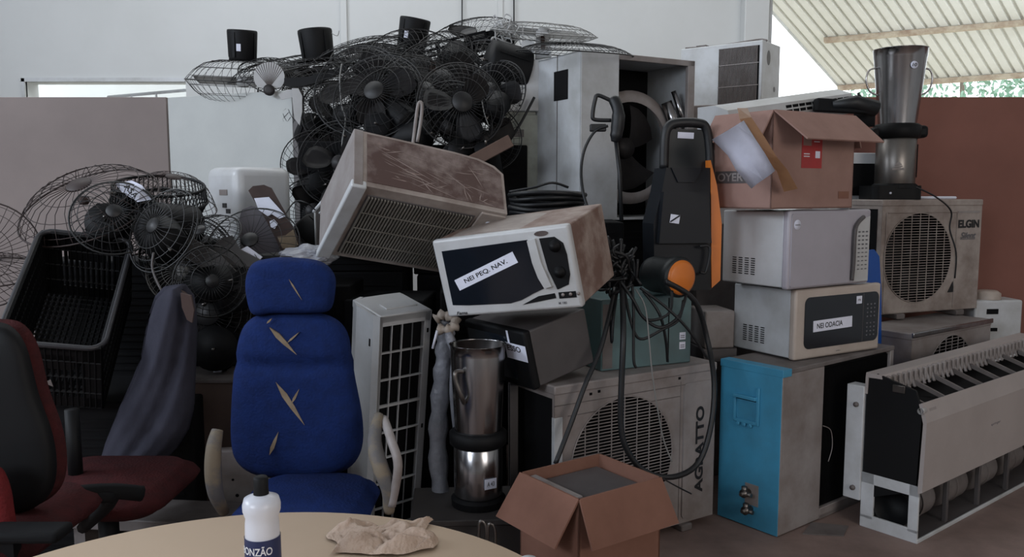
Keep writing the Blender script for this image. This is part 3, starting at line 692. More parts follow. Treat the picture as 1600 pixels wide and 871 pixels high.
bm = NB(); box(bm, X0 + .02, X1 - .02, f + .02, bk - .02, .25, h - .11); link('coil_core', bm, dark, t)
for i in range(9):
    x = X0 + .05 + i * .18
    bm = NB(); prism(bm, [(f + .005, h - .10), (bk - .09, h - .05), (bk - .09, h - .07), (f + .01, h - .115)], x, x + .012, 'x'); link('cross_strut', bm, greyd, t)
for i in range(5):
    x = X0 + .02 + i * .31
    z_ = .10 if i == 0 else 0
    bm = NB(); lathe(bm, [(.055, z_), (.078, z_ + .004), (.082, z_ + .02), (.082, .20), (.078, .216), (.05, .22)], 28, T3(x + .01, .0, .118) @ RY(90)); lathe(bm, [(.083, .10), (.085, .105), (.085, .115), (.083, .12)], 28, T3(x + .01, 0, .118) @ RY(90), cap=False)
    link('blower_housing', bm, greyd, t)
    if i:
        bm = NB(); box(bm, x - .045, x - .025, f + .01, f + .03, .006, .21, .003); link('blower_bracket', bm, darkg, t)
bm = NB(); lathe(bm, [(.082, -.0), (.074, .006), (.074, .09), (.0, .091)], 28, T3(X0 + .005, -.012, .118) @ RY(90), cap=False); link('blower_intake', bm, black, t, label='dark round blower opening')
bm = NB(); lathe(bm, [(.013, -.01), (.013, .02), (.007, .02), (.007, -.01)], 14, T3(X0 - .004, f + .0, h - .115) @ RY(90), cap=False); link('pivot_ring', bm, white, t)
bm = NB(); box(bm, X0 - .006, X0, f + .07, f + .12, h - .06, h - .03, .002); link('hinge_clip', bm, steeld, t)

# outdoor unit lettered AGRATTO -------------------------------------------
w, d, h = .828, .32, .692
t = outdoor('condenser unit with its name printed vertically down the front, behind the open carton', (.42, 3.341, 0), 32.4, w, d, h, -.085, .255, greyp, hz=.325, gn=40)
bm = NB(); box(bm, -w / 2 - .003, -w / 2, -d / 2 + .015, d / 2 - .01, .05, h - .05); link('open_coil_side', bm, dark, t, label='dark open coil side')
f = -d / 2
text('AGRATTO', .37, .046, T3(w / 2 - .095, f - .009, h * .48) @ RY(-90) @ FRONT, ink, t, bold=.035)
bm = NB(); prism(bm, rrect(w / 2 - .185, w / 2 - .012, .05, h - .07, .02), f - .007, f); link('raised_panel', bm, greyp, t, label='raised panel carrying the name')
bm = NB(); seams(bm, f - .001, [(-w / 2, h - .075, w / 2, h - .075), (-w / 2 + .06, h - .12, w / 2 - .2, h - .12), (w / 2 - .2, .04, w / 2 - .2, h - .06)], .0018); link('panel_seam', bm, greyd, t)
for x, z in ((-w / 2 + .16, h - .055), (-w / 2 + .2, h - .05), (.2, h - .05)):
    bm = NB(); box(bm, x, x + .012, f - .002, f, z, z + .01); link('screw_hole', bm, dark, t)
bm = NB(); box(bm, -w / 2 - .002, -w / 2 + .035, f - .003, f + .02, .35, h - .12, .001); link('bare_patch', bm, white2, t, label='clean whitish patch at the left corner')
# dark teal metal box ------------------------------------------------------
w, d, h = .434, .33, .287
t = thing('metal_box', 'dull teal metal appliance box on the floor condenser behind hanging cables', 'appliance', (.478, 3.471, .693), (0, 0, 25.1))
bm = NB(); box(bm, -w / 2, w / 2, -d / 2, d / 2, 0, h, .006); link('casing', bm, teal, t)
bm = NB(); box(bm, -w / 2 + .005, -w / 2 + .05, -d / 2 - .002, -d / 2, .01, h - .02); link('side_edge', bm, greyd, t)
for z in (.075, .115):
    p = link('sticker', plate(.03, .03), paper, t, T3(w / 2 - .045, -d / 2 - .001, z)); [(lambda b_: (box(b_, -.010, .010, -.0015, -.0005, q, q + .003), link('print_line', b_, inkg, p)))(NB()) for q in (-.008, .0)]
bm = NB(); box(bm, .1, .104, -d / 2 - .002, -d / 2, .01, h - .01); link('panel_seam', bm, dark, t)
# grey panel box between teal box and cyan unit, and pale pole behind the pressure washer
t = thing('junction_box', 'small grey metal box between the teal box and the cyan unit', 'appliance', (.905, 3.78, .70), (0, 0, 10))
bm = NB(); box(bm, -.06, .08, -.1, .1, 0, .17, .008); link('casing', bm, greyp, t)
bm = NB(); box(bm, -.07, .09, -.11, .11, -.06, 0.0, .004); link('tray', bm, darkg, t)
t = thing('storage_cabinet', 'narrow grey metal cabinet standing behind the teal box and the cyan unit', 'cabinet', (1.0, 4.14, 0), (0, 0, 10))
bm = NB(); box(bm, -.14, .16, -.14, .14, 0, 1.25, .006); link('casing', bm, greyd, t)
t2 = thing('fridge_back_rail', 'pale upright metal rail right of the pressure washer', 'rail', (0, 0, 0))
bm = NB(); a = at(1120, 218, 3.9); box(bm, a.x - .015, a.x + .02, 3.9, 3.94, 1.25, a.z, .005); b = at(1122, 430, 3.9); link('rail', bm, greyp, t2)

# microwaves on the left of it -------------------------------------------------
microwave('esso', (.085, 3.221, .706), (13.0, -.46, -55.0), .404, .298, .23, 'dark grey microwave tipped sideways with a half-hidden paper label, under another microwave')
microwave('peq', (.079, 3.049, 1.011), (10.8, -7.4, -25.7), .528, .371, .291, 'tilted white-fronted microwave labelled NEI PEQ. NAV. with rusty brown side')

# pressure washer -------------------------------------------------------------
t = thing('pressure_washer', 'black and orange upright pressure washer standing on the teal metal box', 'pressure washer', (.655, 3.46, .981), (0, 0, 10))
bm = NB()
def wz(v): return at(0, v, 3.40).z - .981
o = [(-.045, wz(455)), (-.07, wz(430)), (-.085, wz(350)), (-.055, wz(300)), (-.035, wz(230)), (-.025, wz(196)), (.0, wz(188)), (.11, wz(187)), (.145, wz(197)), (.165, wz(240)), (.175, wz(330)), (.17, wz(455))]
hole = [(.012, wz(204)), (.10, wz(204)), (.105, wz(228)), (.085, wz(252)), (.04, wz(252)), (.012, wz(228))]
# body made of lower block + handle loop
lo_ = [(-.045, wz(455)), (-.08, wz(430)), (-.088, wz(350)), (-.055, wz(300)), (-.038, wz(262)), (.16, wz(262)), (.178, wz(330)), (.17, wz(455))]
prism(bm, lo_, -.05, .09); link('body', bm, wash, t)
bm = NB(); tube(bm, cr([(-.03, 0, wz(262)), (-.028, 0, wz(215)), (-.012, 0, wz(196)), (.03, 0, wz(190)), (.11, 0, wz(190)), (.15, 0, wz(198)), (.168, 0, wz(235)), (.172, 0, wz(280))], 6), .020, 8); link('handle', bm, rubber, t)
bm = NB(); prism(bm, [(-.01, wz(200)), (.14, wz(200)), (.155, wz(262)), (-.02, wz(262))], .0, .02); link('hood', bm, washg, t)
bm = NB(); prism(bm, [(-.02, wz(262)), (.115, wz(262)), (.08, wz(285)), (.01, wz(285))], -.06, -.045); prism(bm, [(-.06, wz(300)), (.13, wz(300)), (.15, wz(380)), (-.075, wz(380))], -.085, -.045); link('front_cowl', bm, wash, t)
p = link('sticker', plate(.07, .025), paper, t, T3(.06, -.004, wz(210)) @ RY(2), label='white label on the handle')
p = link('emblem_sticker', plate(.04, .035), paper, t, T3(-.012, -.088, wz(342)) @ RY(8), label='small white sticker'); bm = NB(); bar(bm, (-.018, -.002, -.014), (.018, -.002, .016), .003); link('emblem_stroke', bm, ink, p)
bm = NB(); prism(bm, [(.15, wz(250)), (.18, wz(290)), (.205, wz(350)), (.205, wz(440)), (.168, wz(452))], -.055, .06); link('orange_side', bm, orange, t, label='orange side shell')
bm = NB(); lathe(bm, [(.068, 0), (.073, .02), (.073, .13), (.079, .135), (.081, .17), (.075, .178), (.070, .18)], 32, T3(-.09, -.045, wz(428)) @ RZ(20) @ RX(90) @ RZ(0) @ Matrix.Rotation(R_(0), 4, 'X'), cap=True)
mo = link('motor_drum', bm, washg, t)
bm = NB(); lathe(bm, [(.069, 0), (.069, .004), (.055, .012), (0, .014)], 32, T3(-.09, -.045, wz(428)) @ RZ(20) @ RX(90) @ T3(0, 0, .178), cap=False); link('end_cap', bm, orange, mo, label='round orange end cap')
bm = NB(); tube(bm, cr([(.10, -.085, wz(385)), (.135, -.09, wz(385)), (.14, -.09, wz(400)), (.125, -.09, wz(425)), (.10, -.09, wz(425))], 5), .006, 6); link('hook', bm, rubber, t)
# gun
t = thing('spray_gun', 'black pressure washer trigger gun with lance, hanging left of the washer', 'spray gun')
bm = NB(); tube(bm, cr([at(958, 152, 3.7), at(966, 175, 3.68), at(964, 205, 3.68), at(960, 222, 3.68)], 5), [.014] + [.026] * 5 + [.03] * 4 + [.028] * 3 + [.022, .018, .016], 10); link('gun_body', bm, rubber, t)
bm = NB(); tube(bm, cr([at(956, 158, 3.7), at(935, 149, 3.7), at(930, 156, 3.7), at(926, 180, 3.7), at(930, 187, 3.7), at(955, 188, 3.7)], 5), .009, 8); link('trigger_guard', bm, rubber, t)
bm = NB(); tube(bm, [at(962, 218, 3.68), at(968, 270, 3.66), at(971, 345, 3.62)], .009, 8); link('lance', bm, rubber, t)
bm = NB(); box(bm, -.04, .03, -.02, .02, -.016, .016, .004); link('connector', bm, rubber, t, Matrix.Translation(at(936, 200, 3.7)))
def cable(pts, r, label, m=rubber, cat='cable', group=None, name='cable', n=6):
    bm = NB(); tube(bm, cr([at(*p) for p in pts], 6), r, n); return single(name, bm, m, label, cat, group)
cable([(950, 197, 3.68), (930, 205, 3.68), (914, 232, 3.68), (908, 265, 3.66), (911, 300, 3.6), (920, 330, 3.55), (935, 372, 3.45), (960, 420, 3.25)], .007, 'black hose bending down from the trigger gun in a wide arc')
cable([(972, 440, 3.15), (974, 520, 3.0), (971, 600, 2.98), (970, 660, 2.98), (978, 700, 2.98), (1005, 735, 3.0), (1050, 746, 3.03), (1090, 725, 3.1), (1110, 670, 3.14), (1116, 600, 3.2), (1105, 530, 3.3), (1085, 470, 3.25), (1040, 440, 3.2)], .011, 'thick black hose looping down over the front of a condenser')
cable([(962, 450, 3.15), (940, 540, 3.06), (915, 600, 2.98), (893, 660, 2.93), (868, 725, 2.86)], .010, 'black hose running from the cable bundle down into the open carton side')
for i, pts in enumerate([
    [(985, 455, 3.15), (1000, 490, 3.12), (1030, 512, 3.1), (1060, 495, 3.15), (1072, 462, 3.22)],
    [(975, 450, 3.15), (985, 500, 3.1), (1000, 530, 3.1), (1035, 515, 3.12), (1060, 500, 3.15), (1068, 470, 3.2)],
    [(965, 450, 3.15), (958, 500, 3.1), (956, 535, 3.1), (954, 500, 3.12)],
    [(1000, 450, 3.16), (1040, 480, 3.14), (1075, 515, 3.16), (1105, 560, 3.22)],
    [(970, 440, 3.12), (990, 470, 3.1), (1010, 500, 3.1), (1045, 490, 3.14), (1050, 455, 3.2)],
    [(1005, 455, 3.16), (1030, 490, 3.14), (1040, 530, 3.16), (1043, 565, 3.2)],
    [(988, 445, 3.14), (990, 490, 3.1), (990, 560, 3.08), (994, 575, 3.08)]]):
    cable(pts, .006, 'thin black power cable draped over the front of the teal box', group='cables over the teal box')
cable([(993, 452, 3.12), (1008, 480, 3.08), (1014, 530, 3.05), (1020, 590, 3.03), (1035, 680, 3.05), (1050, 722, 3.06)], .0028, 'thin pale grey wire hanging over the teal box and the condenser below', m=wireg)
cable([(1035, 748, 2.9), (1060, 762, 2.92), (1080, 772, 3.0)], .003, 'thin dark wire beside the open carton on the floor')
# knot of cable heads
bm = NB()
for i in range(26):
    a = random.uniform(0, 6.28); c = at(968 + random.uniform(-22, 22), 425 + random.uniform(-30, 30), 3.16)
    tube(bm, cr([c + Vector((random.uniform(-.05, .05), random.uniform(-.04, .02), random.uniform(-.05, .07))) for _ in range(4)], 4), .006, 5)
o = single('cable_tangle', bm, rubber, 'dense black tangle of cables hanging left of the orange motor cap', 'cables'); o['kind'] = 'stuff'

# tall white open unit at the back ------------------------------------------------
t = thing('condenser_unit', 'tall white condenser casing turned open so the fan ring shows inside, behind the spray gun', 'air conditioner', (.557, 4.59, 1.255), (0, 0, 29.7))
w, d, h = .738, .432, .847
bm = NB(); x = -w / 2; f = -d / 2
box(bm, x, x + .01, f, d / 2, 0, h, .003); box(bm, x, x + .235, f - .001, f + .01, 0, h, .004)
box(bm, x, w / 2, d / 2 - .01, d / 2, 0, h); box(bm, w / 2 - .01, w / 2, f, d / 2, 0, h); box(bm, x, w / 2, f, d / 2, h - .012, h, .003); box(bm, x, w / 2, f, d / 2, 0, .012)
link('casing', bm, white2, t)
bm = NB(); box(bm, x - .004, x, -.10, .03, h - .23, h - .08, .001); link('cut_out', bm, dark, t, label='dark rectangular cut-out')
bm = NB(); box(bm, x - .003, x - .001, -.002, .002, 0, h); link('panel_seam', bm, greyd, t)
bm = NB(); box(bm, w / 2 - .045, w / 2 + .002, f - .004, f + .02, 0, h, .003); box(bm, x + .235, w / 2, f - .004, f + .012, h - .03, h, .003); link('open_frame', bm, greyp, t)
bm = NB(); box(bm, x + .24, w / 2 - .012, d / 2 - .05, d / 2 - .012, .013, h - .013); link('inner_back', bm, dark, t)
bm = NB(); lathe(bm, [(.285, -.03), (.30, 0), (.30, .05), (.26, .06), (.24, .055)], 48, T3(.02, f + .14, .38) @ RX(90), cap=False); link('fan_ring', bm, greyp, t, label='pale fan shroud ring')
bm = NB(); fan3(bm, .02, .38, .25, f + .16); link('fan_blades', bm, bladed, t)
bm = NB(); tube(bm, [(w / 2 - .14, f + .06, h - .22), (w / 2 - .06, f + .03, h - .42)], .03, 10); tube(bm, [(w / 2 - .10, f + .05, h - .16), (w / 2 - .03, f + .02, h - .36)], .014, 8); link('insulated_pipe', bm, steel, t, label='foil-wrapped pipe')
# white cabinets left of it
q = at(783, 175, 4.55)
t = thing('metal_casing', 'white metal casing left of the tall open unit, topmost of two', 'appliance', (q.x, 4.55, q.z + .005), (0, 0, 6))
bm = NB(); box(bm, 0, .30, 0, .30, 0, .275, .006); link('casing', bm, white2, t)
bm = NB(); lathe(bm, [(.005, 0), (0, .003)], 8, T3(.1, 0, .03) @ RX(90)); link('screw', bm, dark, t)
q = at(790, 350, 4.55)
t = thing('metal_casing', 'greenish white metal casing left of the tall open unit, lower of two', 'appliance', (q.x, 4.56, q.z), (0, 0, 6))
bm = NB(); box(bm, 0, .30, 0, .30, 0, .59, .006); box(bm, .0, .30, .02, .28, .59, .62); link('casing', bm, mat('greenish_white_metal', (160, 166, 158), .5, col2=(120, 122, 112), amt=.8, scale=6), t)
bm = NB(); box(bm, .03, .10, -.003, 0, .47, .51, .001); link('vent_slot', bm, darkg, t); bm = NB(); box(bm, .05, .08, -.003, 0, .22, .3, .001); link('vent_slot', bm, darkg, t)
cable([(835, 152, 4.5), (815, 190, 4.5), (795, 222, 4.5), (787, 235, 4.5)], .008, 'black strap running diagonally across the white casings')
# added dark blocks that hold up the pile and keep light out of it
def dark_block(loc, rz, w, d, h, label, m=dark):
    t = thing('added_dark_block', label, 'appliance', loc, (0, 0, rz))
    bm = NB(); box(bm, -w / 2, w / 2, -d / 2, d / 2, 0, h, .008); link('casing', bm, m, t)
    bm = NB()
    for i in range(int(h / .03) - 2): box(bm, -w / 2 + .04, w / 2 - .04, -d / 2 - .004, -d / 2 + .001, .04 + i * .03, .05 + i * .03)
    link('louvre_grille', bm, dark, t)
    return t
dark_block((.53, 4.62, 0), 29.7, .72, .44, 1.253, 'added dark block deep in the pile, carrying the tall white open unit')
dark_block((-.22, 4.72, 0), 4, .62, .46, .95, 'added dark block low in the middle of the pile, behind the NEI PEQ. NAV. microwave')
dark_block((-.84, 4.55, 0), 0, .54, .44, .98, 'added dark block low behind the rusty air conditioner')
dark_block((-.24, 4.74, .952), 4, .62, .42, .70, 'added dark block behind the motors under the fan guards')
dark_block((-.84, 4.56, .982), 0, .54, .40, .68, 'added dark block just right of the pale panel edge')
dark_block((-.19, 3.95, 0), 4, .30, .42, .95, 'added black block standing behind the steel blender with its jug')
dark_block((-.56, 3.86, 0), -3, .36, .38, .92, 'added black block under the lower edge of the rusty air conditioner')

# AC box at the back top
t = thing('window_air_conditioner', 'box air conditioner with fine grille at the very top beside the opening', 'air conditioner', (1.464, 5.711, 1.951), (0, 0, -38.2))
w, d, h = .572, .305, .411
bm = NB(); box(bm, -w / 2, w / 2, -d / 2, d / 2, 0, h, .006); link('casing', bm, white2, t)
bm = NB(); box(bm, -.01, w / 2 - .02, -d / 2 - .003, -d / 2, .01, h - .03)
gb = link('grille_back', bm, blackm, t)
bm = NB()
for i in range(34): box(bm, -.005 + i * .0078, -.003 + i * .0078, -d / 2 - .01, -d / 2 - .003, .01, h - .03)
for z in (.13, .27): box(bm, -.01, w / 2 - .02, -d / 2 - .012, -d / 2 - .008, z, z + .004)
link('grille', bm, greyp, t)
bm = NB(); lathe(bm, [(.03, 0), (.026, -.004), (0, -.004)], 20, T3(w / 2 + .001, -.05, h - .1) @ RY(90) @ Matrix.Diagonal((1.6, 1, 1, 1))); lathe(bm, [(.018, 0), (0, -.003)], 16, T3(w / 2 + .001, .06, .12) @ RY(90)); link('dark_hole', bm, darkg, t)
bm = NB(); tube(bm, cr([(-.28, -.1, h + .01), (-.1, 0, h + .02), (.1, -.08, h + .01), (.2, 0, h + .03), (.27, -.05, h + .01)], 5), .008, 5); box(bm, -.2, -.13, -.1, .0, h, h + .02); link('loose_fixings', bm, greyd, t)
t = thing('storage_cabinet', 'grey metal cabinet under the box air conditioner at the back', 'cabinet', (1.40, 5.72, 0), (0, 0, -38.2))
bm = NB(); box(bm, -.4, .35, -.17, .17, 0, 1.95, .006); link('casing', bm, greyd, t)
# second cabinet with red thing behind tall unit
t = thing('metal_casing', 'grey metal casing just right of the tall open white unit, behind the carton', 'appliance', (1.16, 5.0, .9), (0, 0, -20))
bm = NB(); box(bm, -.12, .3, -.12, .12, 0, 1.0, .006); link('casing', bm, greyp, t)
t = thing('storage_cabinet', 'dark metal cabinet behind the cardboard box, carrying a grey casing', 'cabinet', (1.2, 5.0, 0), (0, 0, -20))
bm = NB(); box(bm, -.3, .35, -.2, .2, 0, .9, .006); link('casing', bm, darkg, t)

# split AC body lying behind the cardboard box
a = at(1118, 175, 3.95); b = at(1312, 148, 4.35)
dv = b - a; yaw = math.degrees(math.atan2(dv.y, dv.x)); L = math.hypot(dv.x, dv.y)
t = thing('indoor_unit', 'white split air conditioner body lying across behind the cardboard box flaps', 'air conditioner', a, (0, -math.degrees(math.atan2(dv.z, L)), yaw))
bm = NB(); prism(bm, [(-.06, -.10), (-.09, -.05), (-.08, 0.0), (.0, .028), (.12, .03), (.14, -.1)], 0, L, 'x', smooth=False); link('casing', bm, white, t)
bm = NB()
for k in range(12):
    for j in range(2): box(bm, L * .44 + k * .045, L * .44 + k * .045 + .036, -.0905 + j * .004, -.08, -.05 + j * .022, -.036 + j * .022)
link('vent_slot', bm, dark, t)
t = thing('motor_assembly', 'black motor with protruding shaft on top behind the cardboard box, left of the steel blender', 'motor')
bm = NB(); box(bm, -.14, .13, -.03, .03, -.032, .03, .008); link('bracket', bm, blackm, t, Matrix.Translation(at(1318, 166, 4.1)) @ RY(3))
bm = NB(); tube(bm, [at(1300, 164, 4.08), at(1335, 160, 4.08), at(1368, 170, 4.1)], [.02, .035, .04], 10); tube(bm, [at(1344, 162, 4.08), at(1341, 145, 4.08)], .006, 6); link('shaft', bm, rubber, t)
bm = NB(); lathe(bm, [(.05, 0), (.05, .08), (0, .08)], 18, Matrix.Translation(at(1350, 198, 4.2))); link('drum', bm, blackm, t)
t = thing('metal_casing', 'grey-white metal casing between the cardboard box and the steel blender', 'appliance', (at(1322, 305, 4.75).x, 4.75, 0), (0, 0, 8))
bm = NB(); box(bm, -.1, .18, 0, .2, 0, 1.62, .005); link('casing', bm, white2, t)
bm = NB(); box(bm, -.09, .17, -.004, 0, 1.38, 1.56, .001); box(bm, -.09, .17, -.004, 0, .8, 1.3, .001); link('dark_opening', bm, dark, t)

# ================================================================== CENTRE
# rusty window AC
w, d, h = .582, .241, .465
t = thing('window_air_conditioner', 'rusty beige window air conditioner tipped forward, scratched brown top and fine grille', 'air conditioner', (-.489, 3.383, 1.209), (55.2, 11.0, 23.7))
f = -d / 2
o = [(-w / 2, f), (w / 2, f), (w / 2, d / 2 - .055), (w / 2 - .035, d / 2 - .025), (w / 2 - .10, d / 2 - .006), (w / 2 - .2, d / 2), (-w / 2, d / 2)]
bm = NB(); prism(bm, o, 0, h, 'z'); link('casing', bm, beige, t)
bm = NB()
o = [(-w / 2 + .045, f + .02), (w / 2 - .012, f + .02), (w / 2 - .012, d / 2 - .06), (w / 2 - .045, d / 2 - .035), (w / 2 - .11, d / 2 - .016), (w / 2 - .2, d / 2 - .010), (-w / 2 + .045, d / 2 - .010)]
prism(bm, o, h, h + .0025, 'z')
rd = random.Random(11)
def scr(x0, y0, x1, y1, wd):
    a = Vector((x0, y0, h + .003)); b = Vector((x1, y1, h + .003)); k = (b - a).normalized().cross(Vector((0, 0, 1))) * wd; m_ = a.lerp(b, .5) + k * rd.uniform(-2, 2)
    addv(bm, [a, m_ + k, b, m_ - k], [(0, 1, 2, 3)], 1)
for i in range(30):
    x0 = rd.uniform(-w / 2 + .07, w / 2 - .12); y0 = rd.uniform(f + .03, d / 2 - .05); L_ = rd.uniform(.02, .13); a_ = rd.gauss(-.12, .25)
    x1 = min(x0 + L_ * math.cos(a_), w / 2 - .02); y1 = min(max(y0 + L_ * math.sin(a_), f + .02), d / 2 - .05); scr(x0, y0, x1, y1, rd.uniform(.0006, .002))
for x0, y0, x1, y1 in ((-.22, .06, .02, -.05), (-.20, .02, .06, -.085), (-.13, -.03, .10, -.10), (.04, .02, .16, -.06), (.14, .07, .20, -.03), (-.05, -.04, .0, -.10), (.12, -.03, .135, -.10), (.15, -.10, .125, -.05), (.19, -.05, .18, -.09), (.19, -.09, .215, -.07)): scr(x0, y0, x1, y1, .0022)
link('scratched_sheet', bm, [scratched, mat('light_scratch', (150, 136, 130), .6)], t, label='brown sheet covered in scratches')
bm = NB(); box(bm, -w / 2 - .004, -w / 2 + .032, f - .002, d / 2 + .002, -.002, h + .003, .004); link('side_panel', bm, greyp, t, label='paler left side panel')
bm = NB(); box(bm, -w / 2 + .06, w / 2 - .11, f - .004, f + .001, .03, h - .045, .002); gp = link('grille_back', bm, darkg, t, label='dark grille field')
bm = NB(); n = 34; g0 = -w / 2 + .065; gw = w - .18
for i in range(n):
    x = g0 + i * gw / n; box(bm, x, x + .0055, f - .012, f - .003, .035, h - .05)
for z in (.12, .22, .32): box(bm, g0, g0 + gw, f - .013, f - .009, z, z + .004)
link('grille', bm, mat('tarnished_grille', (128, 124, 116), .5, col2=(92, 88, 80), amt=.7, scale=8), t)
bm = NB(); box(bm, -w / 2 - .01, -w / 2 + .045, f - .012, f + .02, -.02, h + .002, .006); link('side_trim', bm, white2, t, label='whitish side trim')
bm = NB(); box(bm, w / 2 - .10, w / 2 - .0, f - .01, f, .02, h - .01, .004); link('control_strip', bm, beige, t)
for z in (.33, .40):
    bm = NB(); lathe(bm, [(.012, 0), (.012, .012), (0, .013)], 12, T3(w / 2 - .05, f - .01, z) @ RX(90)); link('knob', bm, paper, t)
# grey strut beside it and small panel
t = thing('aluminium_profile', 'pale metal profile leaning between the pale panel and the rusty air conditioner', 'profile')
bm = NB(); tube(bm, [at(553, 258, 3.9), at(490, 332, 3.7)], .010, 4); tube(bm, [at(558, 264, 3.9), at(499, 334, 3.7)], .006, 4); tube(bm, [at(492, 332, 3.7), at(494, 392, 3.7)], .004, 4); link('strip', bm, white2, t)
t = thing('metal_casing', 'dim grey-green casing behind the lower left corner of the rusty air conditioner', 'appliance', at(525, 400, 3.86), (0, 0, 12))
bm = NB(); box(bm, -.09, .14, 0, .12, 0, .23, .005); link('casing', bm, greyd, t)
t = thing('bent_pipe', 'pale bent metal pipe sticking up behind the rusty air conditioner', 'pipe')
bm = NB(); tube(bm, cr([at(640, 240, 3.72), at(645, 225, 3.95), at(650, 185, 3.95), at(654, 162, 3.95), at(659, 163, 3.95), at(658, 185, 3.95), at(652, 222, 3.95)], 5), .008, 8); link('tube', bm, greyp, t)
# flat wooden slats right of rusty
t = thing('wooden_batten', 'dusty slanted batten between the rusty unit and the white casings', 'board')
bm = NB(); q = at(742, 250, 4.1); box(bm, -.20, .20, -.02, .02, -.03, .03, .003); link('board', bm, wood, t, Matrix.Translation(q) @ RY(-28))
# black coil of flat straps
t = thing('strap_coil', 'flat coil of shiny black cable lying behind the NEI PEQ. NAV. microwave', 'coil', (at(855, 300, 3.75).x, 3.72, 1.27))
bm = NB()
for k in range(6):
    r = .155 + .006 * (k % 3); z = .012 + k * .022
    tube(bm, [((r + .01 * math.sin(3 * a)) * math.cos(a), .8 * r * math.sin(a), z + .006 * math.sin(2 * a + k)) for a in [i * .2618 for i in range(24)]], .011, 7, True)
    tube(bm, [((r - .03) * math.cos(a), .8 * (r - .03) * math.sin(a), z) for a in [i * .2618 for i in range(24)]], .011, 7, True)
link('coiled_cable', bm, rubber, t)
bm = NB(); tube(bm, cr([(-.17, -.02, .13), (-.06, -.05, .15), (.02, -.05, .17), (.09, -.02, .15)], 5), .006, 6); link('cable_end', bm, rubber, t)
dark_block((.25, 3.92, 0), 0, .5, .4, 1.265, 'added dark block under the black cable coil')

# split unit on end -----------------------------------------------------------------
w, d, h = .227, .248, .952
t = thing('indoor_unit', 'white split air conditioner stood on end right of the blue chair, grille facing out', 'air conditioner', (-.557, 3.401, .025), (10.6, -2.1, 37.6))
f = -d / 2
bm = NB(); o = [(w / 2, f + .03), (w / 2, d / 2)] + [(w / 2 - s * w * .6, d / 2 + .0) for s in (.5,)] + [(-w / 2 + .06, d / 2 - .005), (-w / 2 + .02, d / 2 - .03), (-w / 2 - .002, d / 2 - .09), (-w / 2 - .004, f + .03)]
prism(bm, o, 0, h, 'z'); link('casing', bm, [white], t)
bm = NB(); o = [(-w / 2, f), (-w / 2 + .012, f), (-w / 2 + .012, f + .04), (-w / 2 + .002, d / 2 - .09), (-w / 2 + .02, d / 2 - .028), (-w / 2 + .06, d / 2), (-w / 2 + .05, d / 2 + .008), (-w / 2 + .005, d / 2 - .02), (-w / 2 - .016, d / 2 - .09), (-w / 2 - .012, f + .03)]
prism(bm, o, 0, h, 'z'); link('front_cover', bm, white, t, label='smooth curved cover')
bm = NB(); box(bm, -w / 2, w / 2, f, d / 2 - .02, h - .03, h + .004, .006); box(bm, -w / 2 + .06, w / 2 - .03, f + .06, f + .12, h + .003, h + .009, .002); link('end_cap', bm, white, t)
bm = NB(); box(bm, -w / 2 + .012, w / 2 - .003, f + .022, f + .032, .03, h - .03); link('grille_dark', bm, dark, t, label='dark filter behind the grille')
bm = NB()
box(bm, -w / 2, -w / 2 + .014, f, f + .03, 0, h, .002); box(bm, w / 2 - .03, w / 2, f, f + .03, 0, h, .002); box(bm, -w / 2, w / 2, f, f + .03, h - .04, h); box(bm, -w / 2, w / 2, f, f + .03, 0, .03)
for i in (1, 2, 3): box(bm, -w / 2 + .012 + i * .045 - (.004 if i < 3 else .0), -w / 2 + .012 + i * .045, f + .002, f + .012, .02, h - .02)
for i in range(1, 8): zz = h - .04 - i * .112; box(bm, -w / 2, w / 2 - .02, f + .001, f + .012, zz, zz + (.009 if i == 3 else .005))
link('grille', bm, white, t)
bm = NB(); 
for z in (h - .09, h - .5): box(bm, w / 2 - .018, w / 2 - .010, f - .001, f, z, z + .018)
box(bm, -w / 2 - .014, -w / 2 - .012, f + .045, f + .055, h - .13, h - .10)
link('slot', bm, dark, t)
# wrapped pipe bundle
t = thing('insulated_pipe_bundle', 'tall bundle of pipes wrapped in grey plastic, left of the steel blender', 'pipe')
bm = NB(); tube(bm, cr([at(690, 790, 3.12), at(684, 700, 3.14), at(688, 620, 3.16), at(694, 560, 3.18), at(696, 515, 3.2), at(698, 494, 3.2)], 6), [.035 + .005 * math.sin(i * 1.7) for i in range(31)], 12); link('wrapped_pipe', bm, wrap, t)
bm = NB(); tube(bm, cr([at(700, 520, 3.1), at(711, 560, 3.1), at(707, 600, 3.12), at(712, 680, 3.12)], 5), [.012, .018, .02, .016, .012, .012, .014, .016, .014, .012, .012, .014, .013, .012, .010, .009], 7); link('loose_wrap', bm, wrap, t)
bm = NB(); tube(bm, [at(676, 545, 3.08), at(683, 517, 3.08)], .005, 5); link('copper_end', bm, paper, t)
bm = NB(); tube(bm, cr([at(680, 500, 3.16), at(695, 492, 3.16), at(712, 503, 3.14), at(704, 515, 3.12), at(684, 515, 3.14)], 5), [.018 + .008 * math.sin(i * 2.1) for i in range(21)], 8); link('torn_wrap', bm, mat('crumpled_tape', (170, 158, 146), .6, col2=(130, 116, 104), amt=.7, scale=20), t)
